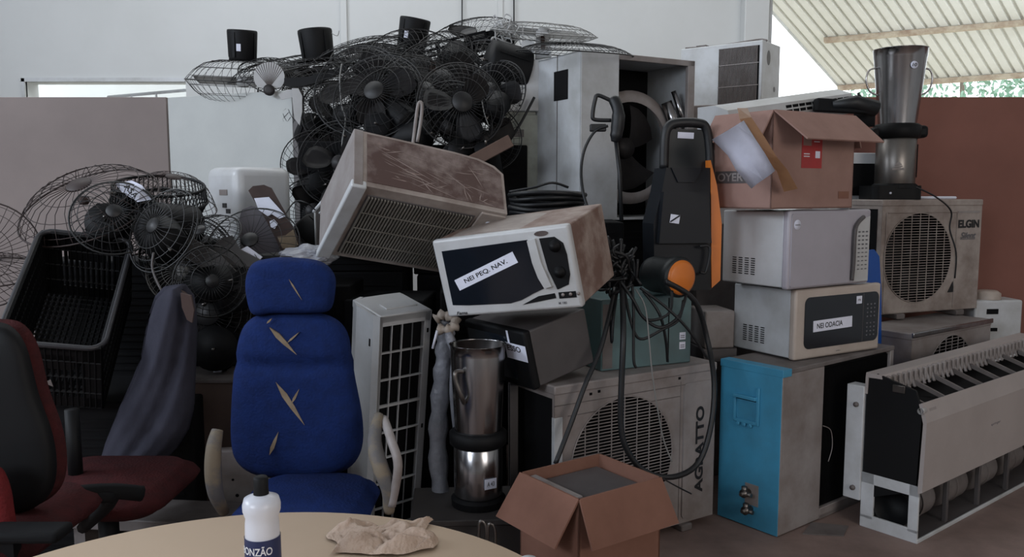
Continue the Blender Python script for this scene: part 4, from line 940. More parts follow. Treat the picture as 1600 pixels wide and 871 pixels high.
# steel blender on plinth
blender('steel blender with side handle standing left of the open carton', (-.125, 2.99, .248), 0, .86, False)
t = thing('low_cabinet', 'low dark grey cabinet carrying the steel blender', 'cabinet', (-.12, 3.0, 0), (0, 0, 4))
bm = NB(); box(bm, -.24, .16, -.16, .16, 0, .225, .006); box(bm, -.25, .165, -.17, .17, .225, .248, .004); link('casing', bm, mat('grimy_dark_metal', (58, 54, 53), .6, col2=(44, 41, 40), amt=.6), t)
t = thing('metal_column', 'narrow grey-green metal column right of the steel blender', 'column', (at(803, 700, 3.18).x, 3.16, 0))
bm = NB(); box(bm, -.016, .016, -.02, .02, 0, .66, .003); link('post', bm, darkg, t)
# taps / small metal thing near carton
for i, (u, v) in enumerate(((748, 822), (762, 826))):
    bm = NB(); q = at(u, v, 2.72); tube(bm, cr([q + Vector((0, 0, -.22)), q + Vector((0, 0, -.01)), q + Vector((.012, 0, .015)), q + Vector((.025, 0, -.01)), q + Vector((.025, 0, -.09))], 5), .006, 7)
    single('tap_pipe', bm, steeld, ['left one of two bent steel pipes in front of the low cabinet', 'right one of two bent steel pipes in front of the low cabinet'][i], 'pipe', 'bent pipes by the carton')
# open carton on floor
t = carton('open brown carton with wide flaps and grey device inside, standing on the floor', (.26, 2.687, 0), 35.3, .351, .307, .463, cardd,
           [('l', .165, 28, (-.03, -.02)), ('f', .155, 24, (.0, .02))])
t = thing('electronic_device', 'dusty grey electronic box lying inside the open carton', 'device', (.25, 2.70, .012), (0, 0, 35.3))
bm = NB(); box(bm, -.12, .15, -.13, .12, 0, .415, .006); link('casing', bm, darkg, t)
bm = NB(); box(bm, -.155, -.122, -.13, .12, 0, .44, .006); link('front_panel', bm, greyp, t)

# ================================================================== BLUE CHAIR
YC = 2.62
def px2(u, v, Y): p = at(u, v, Y); return (p.x, p.z)
t = thing('office_chair', 'blue high-back office chair with torn upholstery and separate headrest', 'chair', (at(465, 700, YC).x, YC, 0), (0, 0, 0))
ox = t.location.x
def loc(pts, Y, n=5): return [(p.x, p.y) for p in cr([(x - ox, z, 0) for x, z in [px2(u, v, Y) for u, v in pts]], n, True)]
bo = loc([(470, 488), (515, 494), (542, 520), (552, 580), (566, 660), (562, 710), (535, 738), (480, 748), (410, 746), (372, 728), (359, 690), (362, 600), (372, 530), (390, 500), (420, 490)], YC)
def crease(x, z, y): return (.022 * math.exp(-((z - px2(0, 568, YC)[1]) / .018) ** 2) if y < -.3 else 0) + .25 * x * x
bm = NB()
# finer cushion: grid of radial layers
def pillow2(bm, pts, th, fn, N=14):
    n = len(pts); cx = sum(p[0] for p in pts) / n; cz = sum(p[1] for p in pts) / n; vs = []
    for k in range(N + 1):
        s = k / N; y = -.5 * th * (1 - s ** 6) ** .5
        for p in pts:
            q = (cx + (p[0] - cx) * max(s, .01), cz + (p[1] - cz) * max(s, .01)); vs.append((q[0], y + fn(q[0], q[1], -.5), q[1]))
    for k in range(N - 1, -1, -1):
        s = k / N; y = .4 * th * (1 - s ** 5) ** .5
        for p in pts:
            q = (cx + (p[0] - cx) * max(s, .01), cz + (p[1] - cz) * max(s, .01)); vs.append((q[0], y + .25 * q[0] ** 2, q[1]))
    m = 2 * N + 1
    addv(bm, vs, [(k * n + i, k * n + (i + 1) % n, (k + 1) * n + (i + 1) % n, (k + 1) * n + i) for k in range(m - 1) for i in range(n)] + [tuple(range(n)), tuple(range(m * n - 1, (m - 1) * n - 1, -1))], 0, None, True)
pillow2(bm, bo, .10, crease); bkr = link('backrest', bm, blue, t)
ho = loc([(452, 402), (500, 408), (522, 428), (524, 455), (515, 485), (480, 490), (430, 490), (396, 492), (385, 465), (384, 435), (395, 412), (420, 404)], YC)
bm = NB(); pillow2(bm, ho, .09, lambda x, z, y: .25 * x * x - .005); hd = link('headrest', bm, blue, t)
def tear(u0, v0, u1, v1, wd, par, yo):
    a = px2(u0, v0, YC); b = px2(u1, v1, YC); a = Vector((a[0] - ox, a[1])); b = Vector((b[0] - ox, b[1])); dd = b - a; nn_ = Vector((-dd.y, dd.x)).normalized() * wd
    pts = [a, a.lerp(b, .3) + nn_, a.lerp(b, .6) + nn_ * .8, b, a.lerp(b, .6) - nn_ * .8, a.lerp(b, .3) - nn_]
    bm = NB(); prism(bm, [(p.x, p.y) for p in pts], yo - .003, yo + .006); link('tear', bm, foam, par, label='tear showing yellow foam')
for T_ in ((428, 508, 470, 550, .008), (455, 532, 474, 515, .003), (438, 592, 482, 658, .009), (462, 625, 474, 602, .004), (428, 704, 442, 668, .006), (424, 502, 432, 494, .003)): tear(*T_, bkr, -.049)
tear(458, 434, 478, 466, .0025, hd, -.049)
bm = NB(); so = [(p[0], p[1]) for p in rrect(-.20, .20, -.24, .22, .12, 6)]
pillow(bm, so, .09, flat=.8); st = link('seat', bm, blue, t, T3(0.08, -.22, .46) @ RX(90))
bm = NB(); prism(bm, [(-.0, -.006), (.05, -.002), (.06, .004), (.01, .004)], -.003, .004); link('tear', bm, foam, st, T3(.03, .10, .047) @ RX(0), label='small tear showing foam') if False else bm.free()
bm = NB(); box(bm, -.02, .11, -.01, .04, .42, .60, .015); link('back_bar', bm, blue, t)
armM = mat('worn_grey_armrest', (92, 90, 90), .7, col2=(122, 110, 92), amt=.9, scale=12, lo=.45, hi=.6)
for sx, cpts in ((-1, [(340, 672, 2.36), (334, 700, 2.34), (333, 740, 2.34), (338, 775, 2.36), (350, 800, 2.42)]), (1, [(592, 650, 2.5), (585, 690, 2.42), (594, 730, 2.38), (607, 765, 2.38), (608, 800, 2.40)])):
    bm = NB(); pts = [p - t.location for p in [at(*c) for c in cpts]]; n_ = 6 * (len(pts) - 1) + 1
    tube(bm, cr(pts, 6), [.016 + .008 * math.sin(math.pi * i / (n_ - 1)) for i in range(n_)], 10); link('armrest', bm, armM, t, label='worn armrest with foam showing')
bm = NB(); pts = [p - t.location for p in [at(600, 655, 2.5), at(612, 690, 2.4), at(622, 730, 2.36), at(612, 790, 2.38)]]; tube(bm, cr(pts, 6), .014, 8); link('armrest_bracket', bm, greyp, t)
bm = NB(); lathe(bm, [(.03, .09), (.03, .42)], 14, T3(.02, -.22, 0)); link('gas_column', bm, black, t)
for k in range(5):
    a = k * 1.2566; bm = NB(); bar(bm, (.02, -.22, .10), (.02 + .27 * math.cos(a), -.22 + .27 * math.sin(a), .07), .02); lg = link('base_leg', bm, black, t)
    bm = NB(); lathe(bm, [(.028, -.02), (.028, .02)], 14, T3(.02 + .27 * math.cos(a), -.22 + .27 * math.sin(a), .028) @ RX(90)); link('caster', bm, black, lg)
# pale perforated panel behind the chair
t = thing('perforated_panel', 'pale grey metal panel with black holes, low behind the blue chair on its left', 'panel', (at(372, 760, 2.85).x, 2.93, 0), (0, 0, 8))
bm = NB(); box(bm, -.12, .14, -.02, .02, 0, .48, .01)
link('sheet', bm, greyp, t)
for i in range(9):
    bm = NB(); lathe(bm, [(random.uniform(.004, .01), 0), (0, .001)], 7, T3(random.uniform(-.05, .1), -.021, random.uniform(.22, .42)) @ RX(90), cap=True); link('hole', bm, dark, t)
# white wall of dirty cartons behind
t = thing('storage_box', 'dim brown box standing on the floor behind the draped chair', 'box', (at(300, 700, 3.1).x, 3.14, 0), (0, 0, 3))
bm = NB(); box(bm, -.12, .22, -.12, .12, 0, .70, .006); link('casing', bm, mat('dim_brown_board', (96, 80, 72), .85, col2=(80, 66, 60), amt=.5), t)
bm = NB(); box(bm, -.13, .23, -.125, .125, .695, .708, .002); link('lid', bm, greyd, t)
t = thing('wooden_plank', 'dusty plank lying low on the floor between the red chair and the blue chair', 'plank', (at(300, 780, 2.75).x, 2.78, .0), (0, 0, -6))
bm = NB(); box(bm, -.45, .35, -.1, .1, .26, .30, .004); box(bm, -.40, -.36, -.08, .08, 0, .26); box(bm, .28, .32, -.08, .08, 0, .26); link('plank', bm, greyd, t)

# ================================================================== LEFT
# draped chair ---------------------------------------------------------------------
Y2 = 2.72
t = thing('office_chair', 'red-seated office chair behind the others with dark grey cloth over its back', 'chair', (at(190, 740, 2.6).x, 2.6, 0), (0, 0, 0))
ox2 = t.location.x
bm = NB(); so = rrect(-.23, .24, -.22, .22, .1, 6); pillow(bm, so, .09, flat=.8); link('seat', bm, redd, t, T3(0.0, -.1, .49) @ RX(90))
bm = NB(); bo = [(p.x, p.y) for p in cr([(at(u, v, Y2 + .06).x - ox2, at(u, v, Y2 + .06).z, 0) for u, v in [(268, 456), (290, 455), (300, 478), (298, 560), (280, 650), (245, 660), (228, 620), (240, 540), (252, 485)]], 4, True)]
pillow2(bm, bo, .06, lambda x, z, y: 0, 8); link('backrest', bm, mat('brown_fabric', (74, 58, 54), .9), t, T3(0, .17, 0))
for sx, u in ((-1, 112),):
    bm = NB(); p = at(u, 640, 2.5) - t.location; p2 = at(u + 8, 765, 2.5) - t.location; tube(bm, [p, p2], .022, 8); link('armrest_post', bm, black, t)
bm = NB(); pp = [at(78, 783, 2.15), at(120, 772, 2.15), at(175, 768, 2.2), at(222, 772, 2.25)]; tube(bm, cr([p - t.location for p in pp], 5), .022, 8); tube(bm, cr([p - t.location - Vector((0, 0, .02)) for p in pp[1:3]] + [Vector((.0, -.25, .42))], 5), .018, 8); link('armrest', bm, blackm, t)
bm = NB(); lathe(bm, [(.03, .09), (.03, .45)], 14, T3(0, -.1, 0)); link('gas_column', bm, black, t)
for k in range(5):
    a = k * 1.2566 + .4; bm = NB(); bar(bm, (0, -.1, .10), (.25 * math.cos(a), -.1 + .25 * math.sin(a), .07), .02); lg = link('base_leg', bm, black, t)
    bm = NB(); lathe(bm, [(.028, -.02), (.028, .02)], 14, T3(.25 * math.cos(a), -.1 + .25 * math.sin(a), .028) @ RX(90)); link('caster', bm, black, lg)
# cloth: front sheet and wrap
bm = NB()
rows = [(455, 256, 284), (470, 242, 300), (500, 232, 305), (530, 226, 306), (565, 220, 305), (600, 206, 304), (640, 188, 303), (670, 176, 296), (700, 164, 278), (728, 156, 240)]
N = 28; vs = []
for ri, (v, u0, u1) in enumerate(rows):
    for j in range(N + 1):
        s = j / N; u = u0 + (u1 - u0) * s
        vv = v + (s * 12 if ri == len(rows) - 1 else 0) + (ri == 0) * (-2 * math.sin(s * 3.14))
        fold = .018 * math.sin(s * 9 + ri * .55) * min(ri / 3, 1) + .008 * math.sin(s * 23 + ri * 1.3) * min(ri / 4, 1)
        yy = 2.80 - .10 * math.sin(math.pi * min(max(s, .0), 1)) ** .6 + fold
        vs.append(at(u, vv, yy))
m1 = len(rows)
# back sheet to give it depth
for ri, (v, u0, u1) in enumerate(rows):
    for j in range(N + 1):
        s = j / N; u = u0 + (u1 - u0) * s; vs.append(at(u, v - 2, 2.80) + Vector((0, .09 * math.sin(math.pi * s) ** .5 + .002, .01)))
K = m1 * (N + 1)
fs = [(a * (N + 1) + b, a * (N + 1) + b + 1, (a + 1) * (N + 1) + b + 1, (a + 1) * (N + 1) + b) for a in range(m1 - 1) for b in range(N)]
fs += [tuple(K + i for i in f) for f in fs[:]]
fs += [(b, b + 1, K + b + 1, K + b) for b in range(N)]
fs += [(a * (N + 1), (a + 1) * (N + 1), K + (a + 1) * (N + 1), K + a * (N + 1)) for a in range(m1 - 1)] + [(a * (N + 1) + N, (a + 1) * (N + 1) + N, K + (a + 1) * (N + 1) + N, K + a * (N + 1) + N) for a in range(m1 - 1)]
addv(bm, vs, fs, 0, None, True)
single('draped_cloth', bm, cloth, 'dark grey cloth draped over a chair back, left of the blue chair', 'cloth')
bm = NB(); q = [at(u, v, 2.655) for u, v in ((282, 458), (298, 462), (303, 485), (300, 505), (292, 500), (284, 480))]
addv(bm, [p for p in q] + [p + Vector((0, .01, 0)) for p in q], [tuple(range(6))] + [tuple(range(11, 5, -1))] + [(i, (i + 1) % 6, 6 + (i + 1) % 6, 6 + i) for i in range(6)])
o = single('cloth_collar', bm, MATS['brown_fabric'], 'brown opening showing at the top of the dark draped cloth', 'cloth')

# near red / black chair ----------------------------------------------------------------
YR = 1.95
t = thing('office_chair', 'red office chair with rounded black back, cut off by the left edge of the photo', 'chair', (at(-10, 700, YR).x, YR, 0), (0, 0, 0))
ox3 = t.location.x
def loc3(pts, Y): return [(p.x, p.y) for p in cr([(at(u, v, Y).x - ox3, at(u, v, Y).z, 0) for u, v in pts], 5, True)]
bo = loc3([(-10, 503), (20, 512), (42, 545), (60, 615), (82, 680), (88, 735), (76, 775), (40, 800), (-10, 806), (-90, 798), (-108, 740), (-100, 640), (-80, 540), (-50, 508)], YR)
bm = NB(); pillow2(bm, bo, .05, lambda x, z, y: .1 * x * x, 10); link('back_shell', bm, black, t, label='black plastic back shell')
bm = NB(); n = len(bo); cx = sum(p[0] for p in bo) / n; cz = sum(p[1] for p in bo) / n
pillow2(bm, [(cx + (p[0] - cx) * .995 + .004, cz + (p[1] - cz) * 1.0) for p in bo], .06, lambda x, z, y: .1 * x * x, 10); link('backrest', bm, redd, t, T3(0, .04, 0))
bm = NB(); pillow(bm, loc3([(-60, 740), (-10, 728), (8, 745), (19, 790), (19, 860), (-60, 860)], YR - .1), .05); link('side_bolster', bm, red, t, T3(0, -.1, 0))
bm = NB(); so = rrect(-.25, .155, -.10, .38, .1, 6); pillow(bm, so, .09, flat=.8); link('seat', bm, redd, t, T3(0, .0, at(60, 812, 1.95).z - .03) @ RX(-90) @ Matrix.Diagonal((1, 1, 1, 1)) @ T3(0, 0, -.1))
bm = NB(); q = at(50, 832, 1.8) - t.location; box(bm, -.2, .075, -.04, .04, -.014, .012, .01); link('armrest', bm, blackm, t, Matrix.Translation(q))
bm = NB(); box(bm, -.015, .015, -.015, .015, 0, .28); link('armrest_post', bm, black, t, Matrix.Translation(q - Vector((.05, 0, .29))))
bm = NB(); lathe(bm, [(.03, .09), (.03, .5)], 14, T3(-.05, .1, 0)); link('gas_column', bm, black, t)
for k in range(5):
    a = k * 1.2566 + .4; bm = NB(); bar(bm, (-.05, .1, .10), (-.05 + .25 * math.cos(a), .1 + .25 * math.sin(a), .07), .02); lg = link('base_leg', bm, black, t)
    bm = NB(); lathe(bm, [(.028, -.02), (.028, .02)], 14, T3(-.05 + .25 * math.cos(a), .1 + .25 * math.sin(a), .028) @ RX(90)); link('caster', bm, black, lg)

# crate ------------------------------------------------------------------------------
w, d, h = .296, .308, .544
t = thing('plastic_crate', 'black slotted plastic crate tipped with its open mouth facing forward', 'crate', (-1.531, 2.728, .791), (-53.2, 8.4, 17.4))
f, b_ = -d / 2, d / 2
bm = NB()
def lattice(bm, P, U, V, nu, nv, r=.0062, band=None):
    P, U, V = Vector(P), Vector(U), Vector(V)
    for i in range(nu + 1): bar(bm, P + U * i / nu, P + U * i / nu + V, r)
    for j in range(nv + 1): bar(bm, P + V * j / nv, P + V * j / nv + U, r)
iw = w * .46
for nm, (P, U, V, nu, nv) in {'side_wall': ((-w / 2, f, 0), (0, d, 0), (0, 0, h), 5, 26), 'side_wall_': ((w / 2, f, 0), (0, d, 0), (0, 0, h), 5, 26), 'end_wall': ((-w / 2, f, 0), (w, 0, 0), (0, d, 0), 16, 4), 'end_wall_': ((-w / 2, f, h), (w, 0, 0), (0, d, 0), 16, 4), 'crate_floor': ((-w / 2, b_, 0), (w, 0, 0), (0, 0, h), 16, 22)}.items():
    bm = NB(); lattice(bm, P, U, V, nu, nv)
    # solid bands along the mouth and at the foot of each wall
    if nm.startswith('side'):
        x = P[0]; box(bm, x - .003, x + .003, f, f + .06, 0, h); box(bm, x - .003, x + .003, b_ - .03, b_, 0, h); box(bm, x - .003, x + .003, f, b_, 0, .03); box(bm, x - .003, x + .003, f, b_, h - .03, h)
        box(bm, x - .003, x + .003, f, b_, h * .47, h * .53)
    elif nm.startswith('end'):
        z = P[2]; box(bm, -w / 2, w / 2, f, f + .03, z - .003, z + .003); box(bm, -w / 2, w / 2, b_ - .05, b_, z - .003, z + .003)
        for sx in (-1, 1): box(bm, sx * w * .5 - .03, sx * w * .5 + .03, f, b_, z - .003, z + .003) if False else box(bm, min(sx * w * .5, sx * w * .5 - sx * .05), max(sx * w * .5, sx * w * .5 - sx * .05), f, b_, z - .003, z + .003)
        box(bm, -w * .22, w * .22, f + .05, f + .12, z - .003, z + .003); box(bm, -w / 2, w / 2, f, f + .075, z - .003, z + .003)
    else: box(bm, -.02, .02, b_ - .003, b_ + .003, 0, h)
    link(nm.rstrip('_'), bm, black, t)
bm = NB(); tube(bm, [(x, f, z) for x, z in rrect(-w / 2 - .008, w / 2 + .008, -.008, h + .008, .05, 5)], .009, 8, True); link('rim', bm, mat('grey_black_plastic', (52, 52, 55), .4), t, label='worn grey rim')
bm = NB(); prism(bm, [(-.03, 0), (-.024, .035), (-.008, .02), (.0, .03), (.008, .02), (.024, .035), (.03, 0), (.012, .01), (0, .0), (-.012, .01)], -.002, 0); link('emblem', bm, greyp, t, T3(-.03, f + .20, -.009) @ RX(90), label='grey moulded crown-like emblem')
dark_block((-1.50, 3.12, 0), 2, .70, .44, .655, 'added dark block under the black crate')  # added block, keeps the view through the crate slots dark
dark_block((-1.42, 3.52, 0), 0, 1.08, .30, 1.12, 'added dark block carrying the left heap of fan parts')  # added block, darkens the background behind crate and heap

# extra wires in the left heap
# white rounded appliance & torn cardboard
t = thing('indoor_unit', 'white rounded air conditioner end standing up behind the heap of left fan parts', 'air conditioner', (at(378, 300, 3.75).x, 3.84, .985), (0, 0, 47))
bm = NB(); box(bm, -.14, .14, -.15, .13, 0, .525, .04, seg=5); link('casing', bm, white, t)
bm = NB(); box(bm, -.143, -.1398, -.07, .0, .40, .425, .001); link('emblem', bm, greyp, t)
bm = NB(); box(bm, -.143, -.1398, -.06, -.025, .345, .365); link('sticker', bm, ink, t, label='small dark sticker')
bm = NB(); box(bm, -.143, -.1398, -.09, -.055, .32, .34); link('sticker', bm, ink, t, label='small dark sticker')
dark_block((-.98, 3.89, 0), 0, .5, .36, .98, 'added dark block carrying the white rounded air conditioner')
t = thing('cardboard_sheet', 'torn dark cardboard sheet with white patches leaning on the white rounded unit', 'cardboard')
def poly(px, Y, m, nm, th=.006, **k):
    q = [at(*p) if len(p) == 3 else at(p[0], p[1], Y) for p in px]; n = len(q)
    bm = NB(); addv(bm, q + [p + Vector((0, th, 0)) for p in q], [tuple(range(n)), tuple(range(2 * n - 1, n - 1, -1))] + [(i, (i + 1) % n, n + (i + 1) % n, n + i) for i in range(n)])
    return link(nm, bm, m, t, **k)
wood2 = mat('dark_brown_card', (70, 56, 52), .9, col2=(54, 44, 42), amt=.6, scale=12)
poly([(388, 298), (395, 291), (412, 289), (424, 294), (447, 335), (464, 368), (468, 388), (455, 399), (440, 396), (430, 372), (416, 345), (396, 312)], 3.50, wood2, 'sheet')
poly([(397, 310), (420, 308), (447, 338), (436, 342), (425, 335), (418, 338), (404, 328)], 3.494, paper, 'white_patch', .003); poly([(421, 346), (428, 343), (434, 350), (429, 358), (423, 355)], 3.494, paper, 'white_patch', .003)
poly([(433, 370), (446, 368), (458, 359), (466, 384), (450, 392), (441, 388)], 3.494, foam, 'tan_patch', .003)
t = thing('plastic_cover', 'dim grey plastic cover leaning on the white rounded unit, behind the torn cardboard', 'cover')
poly([(373, 345), (378, 328), (392, 322), (424, 328), (432, 345), (436, 394), (376, 400)], 3.54, mat('dim_grey_plastic', (96, 92, 98), .5), 'sheet', .012)
# grey blade-like flat parts in front
t = thing('fan_blade_set', 'dark grey broad fan blades lying under the white rounded unit', 'fan part')
poly([(340, 375), (362, 368), (375, 390), (410, 408), (405, 425), (360, 420), (330, 405)], 3.2, mat('dusty_grey_blade', (84, 82, 82), .6, col2=(62, 60, 60), amt=.6), 'blade', .008); poly([(372, 392), (386, 385), (410, 402), (400, 412)], 3.22, paper, 'white_rim', .004)
poly([(262, 378), (300, 372), (345, 400), (370, 425), (340, 432), (300, 410)], 3.15, mat('dusty_grey_blade', (84, 82, 82), .6, col2=(62, 60, 60), amt=.6), 'blade', .008)

# ---- left fan heap
def loose_guard(label, c, ax, R, dep, m=wirebr, nr=34, wr=.0013, name='fan_guard', spin=0, group='loose fan guards', rings=(.45, .75)):
    o = link(name, guard_bm(R, dep, nr, wr, inner=min(.05, R * .17), rings=rings), m); o.location = c; o.rotation_mode = 'QUATERNION'; o.rotation_quaternion = Q(ax, spin)
    return tag(o, label, 'fan guard', group)
loose_guard('domed dark wire fan guard arching above the black crate, against the grey partition', at(140, 322, 3.25), (-.12, -.55, .85), .265, .10, nr=30, wr=.0017)
loose_guard('wire fan guard standing at the far left edge of the photo', at(-28, 398, 3.1), (.35, -.9, .1), .20, .06, nr=44)
loose_guard('wire fan guard lying on its rim at the far left, below the other one', at(-10, 425, 3.15), (.1, -.25, .95), .16, .05, nr=30)
loose_guard('wire guard arc rising behind the black ribbed basket on the left', at(268, 322, 3.5), (.2, -.25, .9), .18, .13, nr=26)
loose_guard('dark wire guard hanging in front of the white rounded unit', at(300, 395, 3.3), (.5, -.75, .45), .17, .06, nr=24, m=wireb)
loose_guard('dark wire guard in front of the torn cardboard sheet', at(395, 385, 3.3), (0, -.8, .6), .185, .05, nr=26, m=wireb, rings=(.6,))
loose_guard('crumpled wire guard deep under the dark blades on the left', at(285, 425, 3.2), (.3, -.9, .2), .13, .05, nr=40, m=wireg)
# black ribbed basket
t = thing('fan_guard_basket', 'black plastic ribbed fan guard lying on the left heap, next to crumpled paper', 'fan guard', at(250, 325, 3.35), q=Q((.1, -.22, .95)))
bm = NB()
for i in range(60):
    a = i * 2 * math.pi / 60; tube(bm, [(.17 * math.cos(a), .17 * math.sin(a), .09), (.18 * math.cos(a), .18 * math.sin(a), .03), (.15 * math.cos(a), .15 * math.sin(a), -.03)], .0025, 4)
for z, r in ((.09, .17), (.03, .18), (-.03, .15)): tube(bm, [(r * math.cos(i * .157), r * math.sin(i * .157), z) for i in range(40)], .006, 6, True)
link('ribs', bm, black, t)
bm = NB(); lathe(bm, [(0, -.03), (.15, -.03), (.15, -.026)], 30, cap=False); link('bottom', bm, black, t)
bm = NB(); pts = [(180, 287), (205, 282), (222, 290), (236, 312), (215, 316), (190, 300)]
q = [at(u, v, 3.1 + .02 * (i % 2)) for i, (u, v) in enumerate(pts)]; addv(bm, q + [p + Vector((0, .004, 0)) for p in q], [tuple(range(6)), tuple(range(11, 5, -1))] + [(i, (i + 1) % 6, 6 + (i + 1) % 6, 6 + i) for i in range(6)])
o = single('crumpled_paper', bm, paper, 'crumpled white paper with black lettering on the left fan heap', 'paper')
text('ASA', .06, .022, Matrix.Translation(at(205, 299, 3.08)) @ RY(50) @ FRONT, ink, o)
for lb, (u, v, Y, ax, R) in (('crushed wire guard between the crate corner and the crumpled paper', (180, 340, 3.02, (.3, -.8, .5), .15)), ('crushed dark guard over the motors right of the crate', (255, 360, 2.98, (-.4, -.8, .4), .16)),
    ('crushed dark guard hanging just right of the draped cloth top', (330, 440, 3.0, (.4, -.9, .1), .13)), ('small dark guard lying across the dark grey blades', (320, 375, 3.1, (-.2, -.6, .8), .14))):
    loose_guard(lb, at(u, v, Y), ax, R, .05, m=wireb, nr=30, wr=.0016)
# motors in left heap
def loose_motor(label, c, ax, r=.075, l=.16, m=black, spin=0, sticker=True):
    t = thing('fan_motor', label, 'fan motor', c, q=Q(ax, spin), group='loose fan motors')
    link('motor_housing', motor_bm(r, l), m, t)
    bm = NB(); tube(bm, [(0, 0, 0), (0, 0, .04)], .005, 8); link('shaft', bm, steeld, t)
    if sticker:
        bm = NB(); box(bm, -.014, .014, -r * 1.0 - .001, -r * .88, -.09, -.055); link('sticker', bm, paper, t)
    return t
loose_motor('black fan motor on the left heap left of the crumpled paper', at(188, 305, 3.2), (-.6, -.7, .3), .05, .1)
loose_motor('black fan motor at the middle of the left heap above the crate corner', at(165, 345, 3.1), (.3, -.8, .4), .08, .14)
loose_motor('black fan motor below the ribbed basket on the left heap', at(235, 350, 3.1), (-.5, -.8, .1), .085, .18)
loose_motor('black fan motor right of the crate under the heap', at(262, 385, 3.0), (.5, -.7, -.3), .08, .2, sticker=False)
loose_motor('black motor with white label behind the draped cloth', at(335, 545, 3.1), (.2, -.95, .1), .095, .2)
loose_motor('black motor lying low between the draped cloth and the blue chair', at(330, 470, 3.15), (-.6, -.6, -.3), .09, .2, sticker=False)
loose_motor('small black motor just left of the blue headrest', at(352, 440, 3.1), (.8, -.5, .2), .07, .16, sticker=False)
loose_motor('black motor under the heap right above the draped cloth', at(305, 420, 3.3), (.2, -.9, -.2), .09, .2, sticker=False)
make_fan('dark fan with broad blades on the left heap, behind the ribbed basket edge', at(225, 345, 3.3), Q((-.2, -.7, .6)), R=.17, front=False, motor=False)
make_fan('dark fan with broad blades on the left heap, right above the draped cloth', at(290, 400, 3.25), Q((.2, -.8, .5)), R=.17, front=True, motor=False)
make_fan('dark fan low between the draped cloth and the blue chair, half hidden', at(330, 490, 3.2), Q((.1, -.9, .2)), R=.15, front=True, motor=False)
bm = NB(); lathe(bm, [(0, .02), (.018, .016), (.022, 0), (.014, -.014), (0, -.016)], 14, cap=False); single('door_knob', bm, wood2, 'small brown round knob on the left heap beside the domed guard', 'knob', loc=at(131, 314, 3.15))
cable([(145, 345, 3.05), (170, 352, 3.0), (176, 362, 2.98), (150, 368, 2.98), (135, 362, 3.0)], .004, 'dark looped cord on the left heap just above the crate', m=blackm)
cable([(240, 395, 2.9), (238, 420, 2.88), (250, 450, 2.85), (262, 470, 2.85)], .004, 'dark grey cord curving down right of the crate', m=darkg)
# dark casing low right of the crate (under heap)
# debris between blue headrest and rusty unit
t = thing('crumpled_bag', 'crumpled dirty plastic bag just above the blue headrest', 'bag')
bm = NB(); bmesh.ops.create_icosphere(bm, subdivisions=4, radius=.10)
for v in bm.verts:
    nz = noise.noise(v.co * 18) * .03 + noise.noise(v.co * 40) * .012; v.co += v.co.normalized() * nz; v.co.z *= .45; v.co.x *= 1.2
link('bag', bm, wrap, t, Matrix.Translation(at(487, 400, 3.30)))
cable([(440, 345, 3.5), (460, 316, 3.6), (480, 318, 3.6), (492, 328, 3.7)], .003, 'thin black wire arching in front of the pale panel edge')

# ================================================================== FAN PILE (top)
make_fan('black fan face down on the pale panel, leftmost of the motors pointing up', at(380, 128, 4.95), Q((-.05, .12, -1), 20), R=.32, wm=wireb, fz=.12, ml=.17, mr=.085, bmat=bladeg)
make_fan('black fan face down, second motor pointing up from the left', at(500, 112, 5.0), Q((.10, .05, -1), 50), R=.36, wm=wireb, fz=.06, ml=.18, mr=.10)
make_fan('black fan face down with square-looking motor up, near the middle of the top', at(640, 92, 5.0), Q((-.18, .1, -1), 80), R=.36, wm=wireb, fz=.06, ml=.17, mr=.09, bmat=bladed)
make_fan('grey fan on the very top with pale blades above the tall white casing', at(850, 52, 4.75), Q((.08, -.2, 1), 10), R=.30, wm=wireg, mm=blackm, bmat=bladeg, fz=.045, motor=False)
loose_guard('grey wire guard lying across the top of the tall white casing', at(898, 84, 4.35), (.05, -.12, 1), .30, .05, m=wireb, nr=60, wr=.0014)
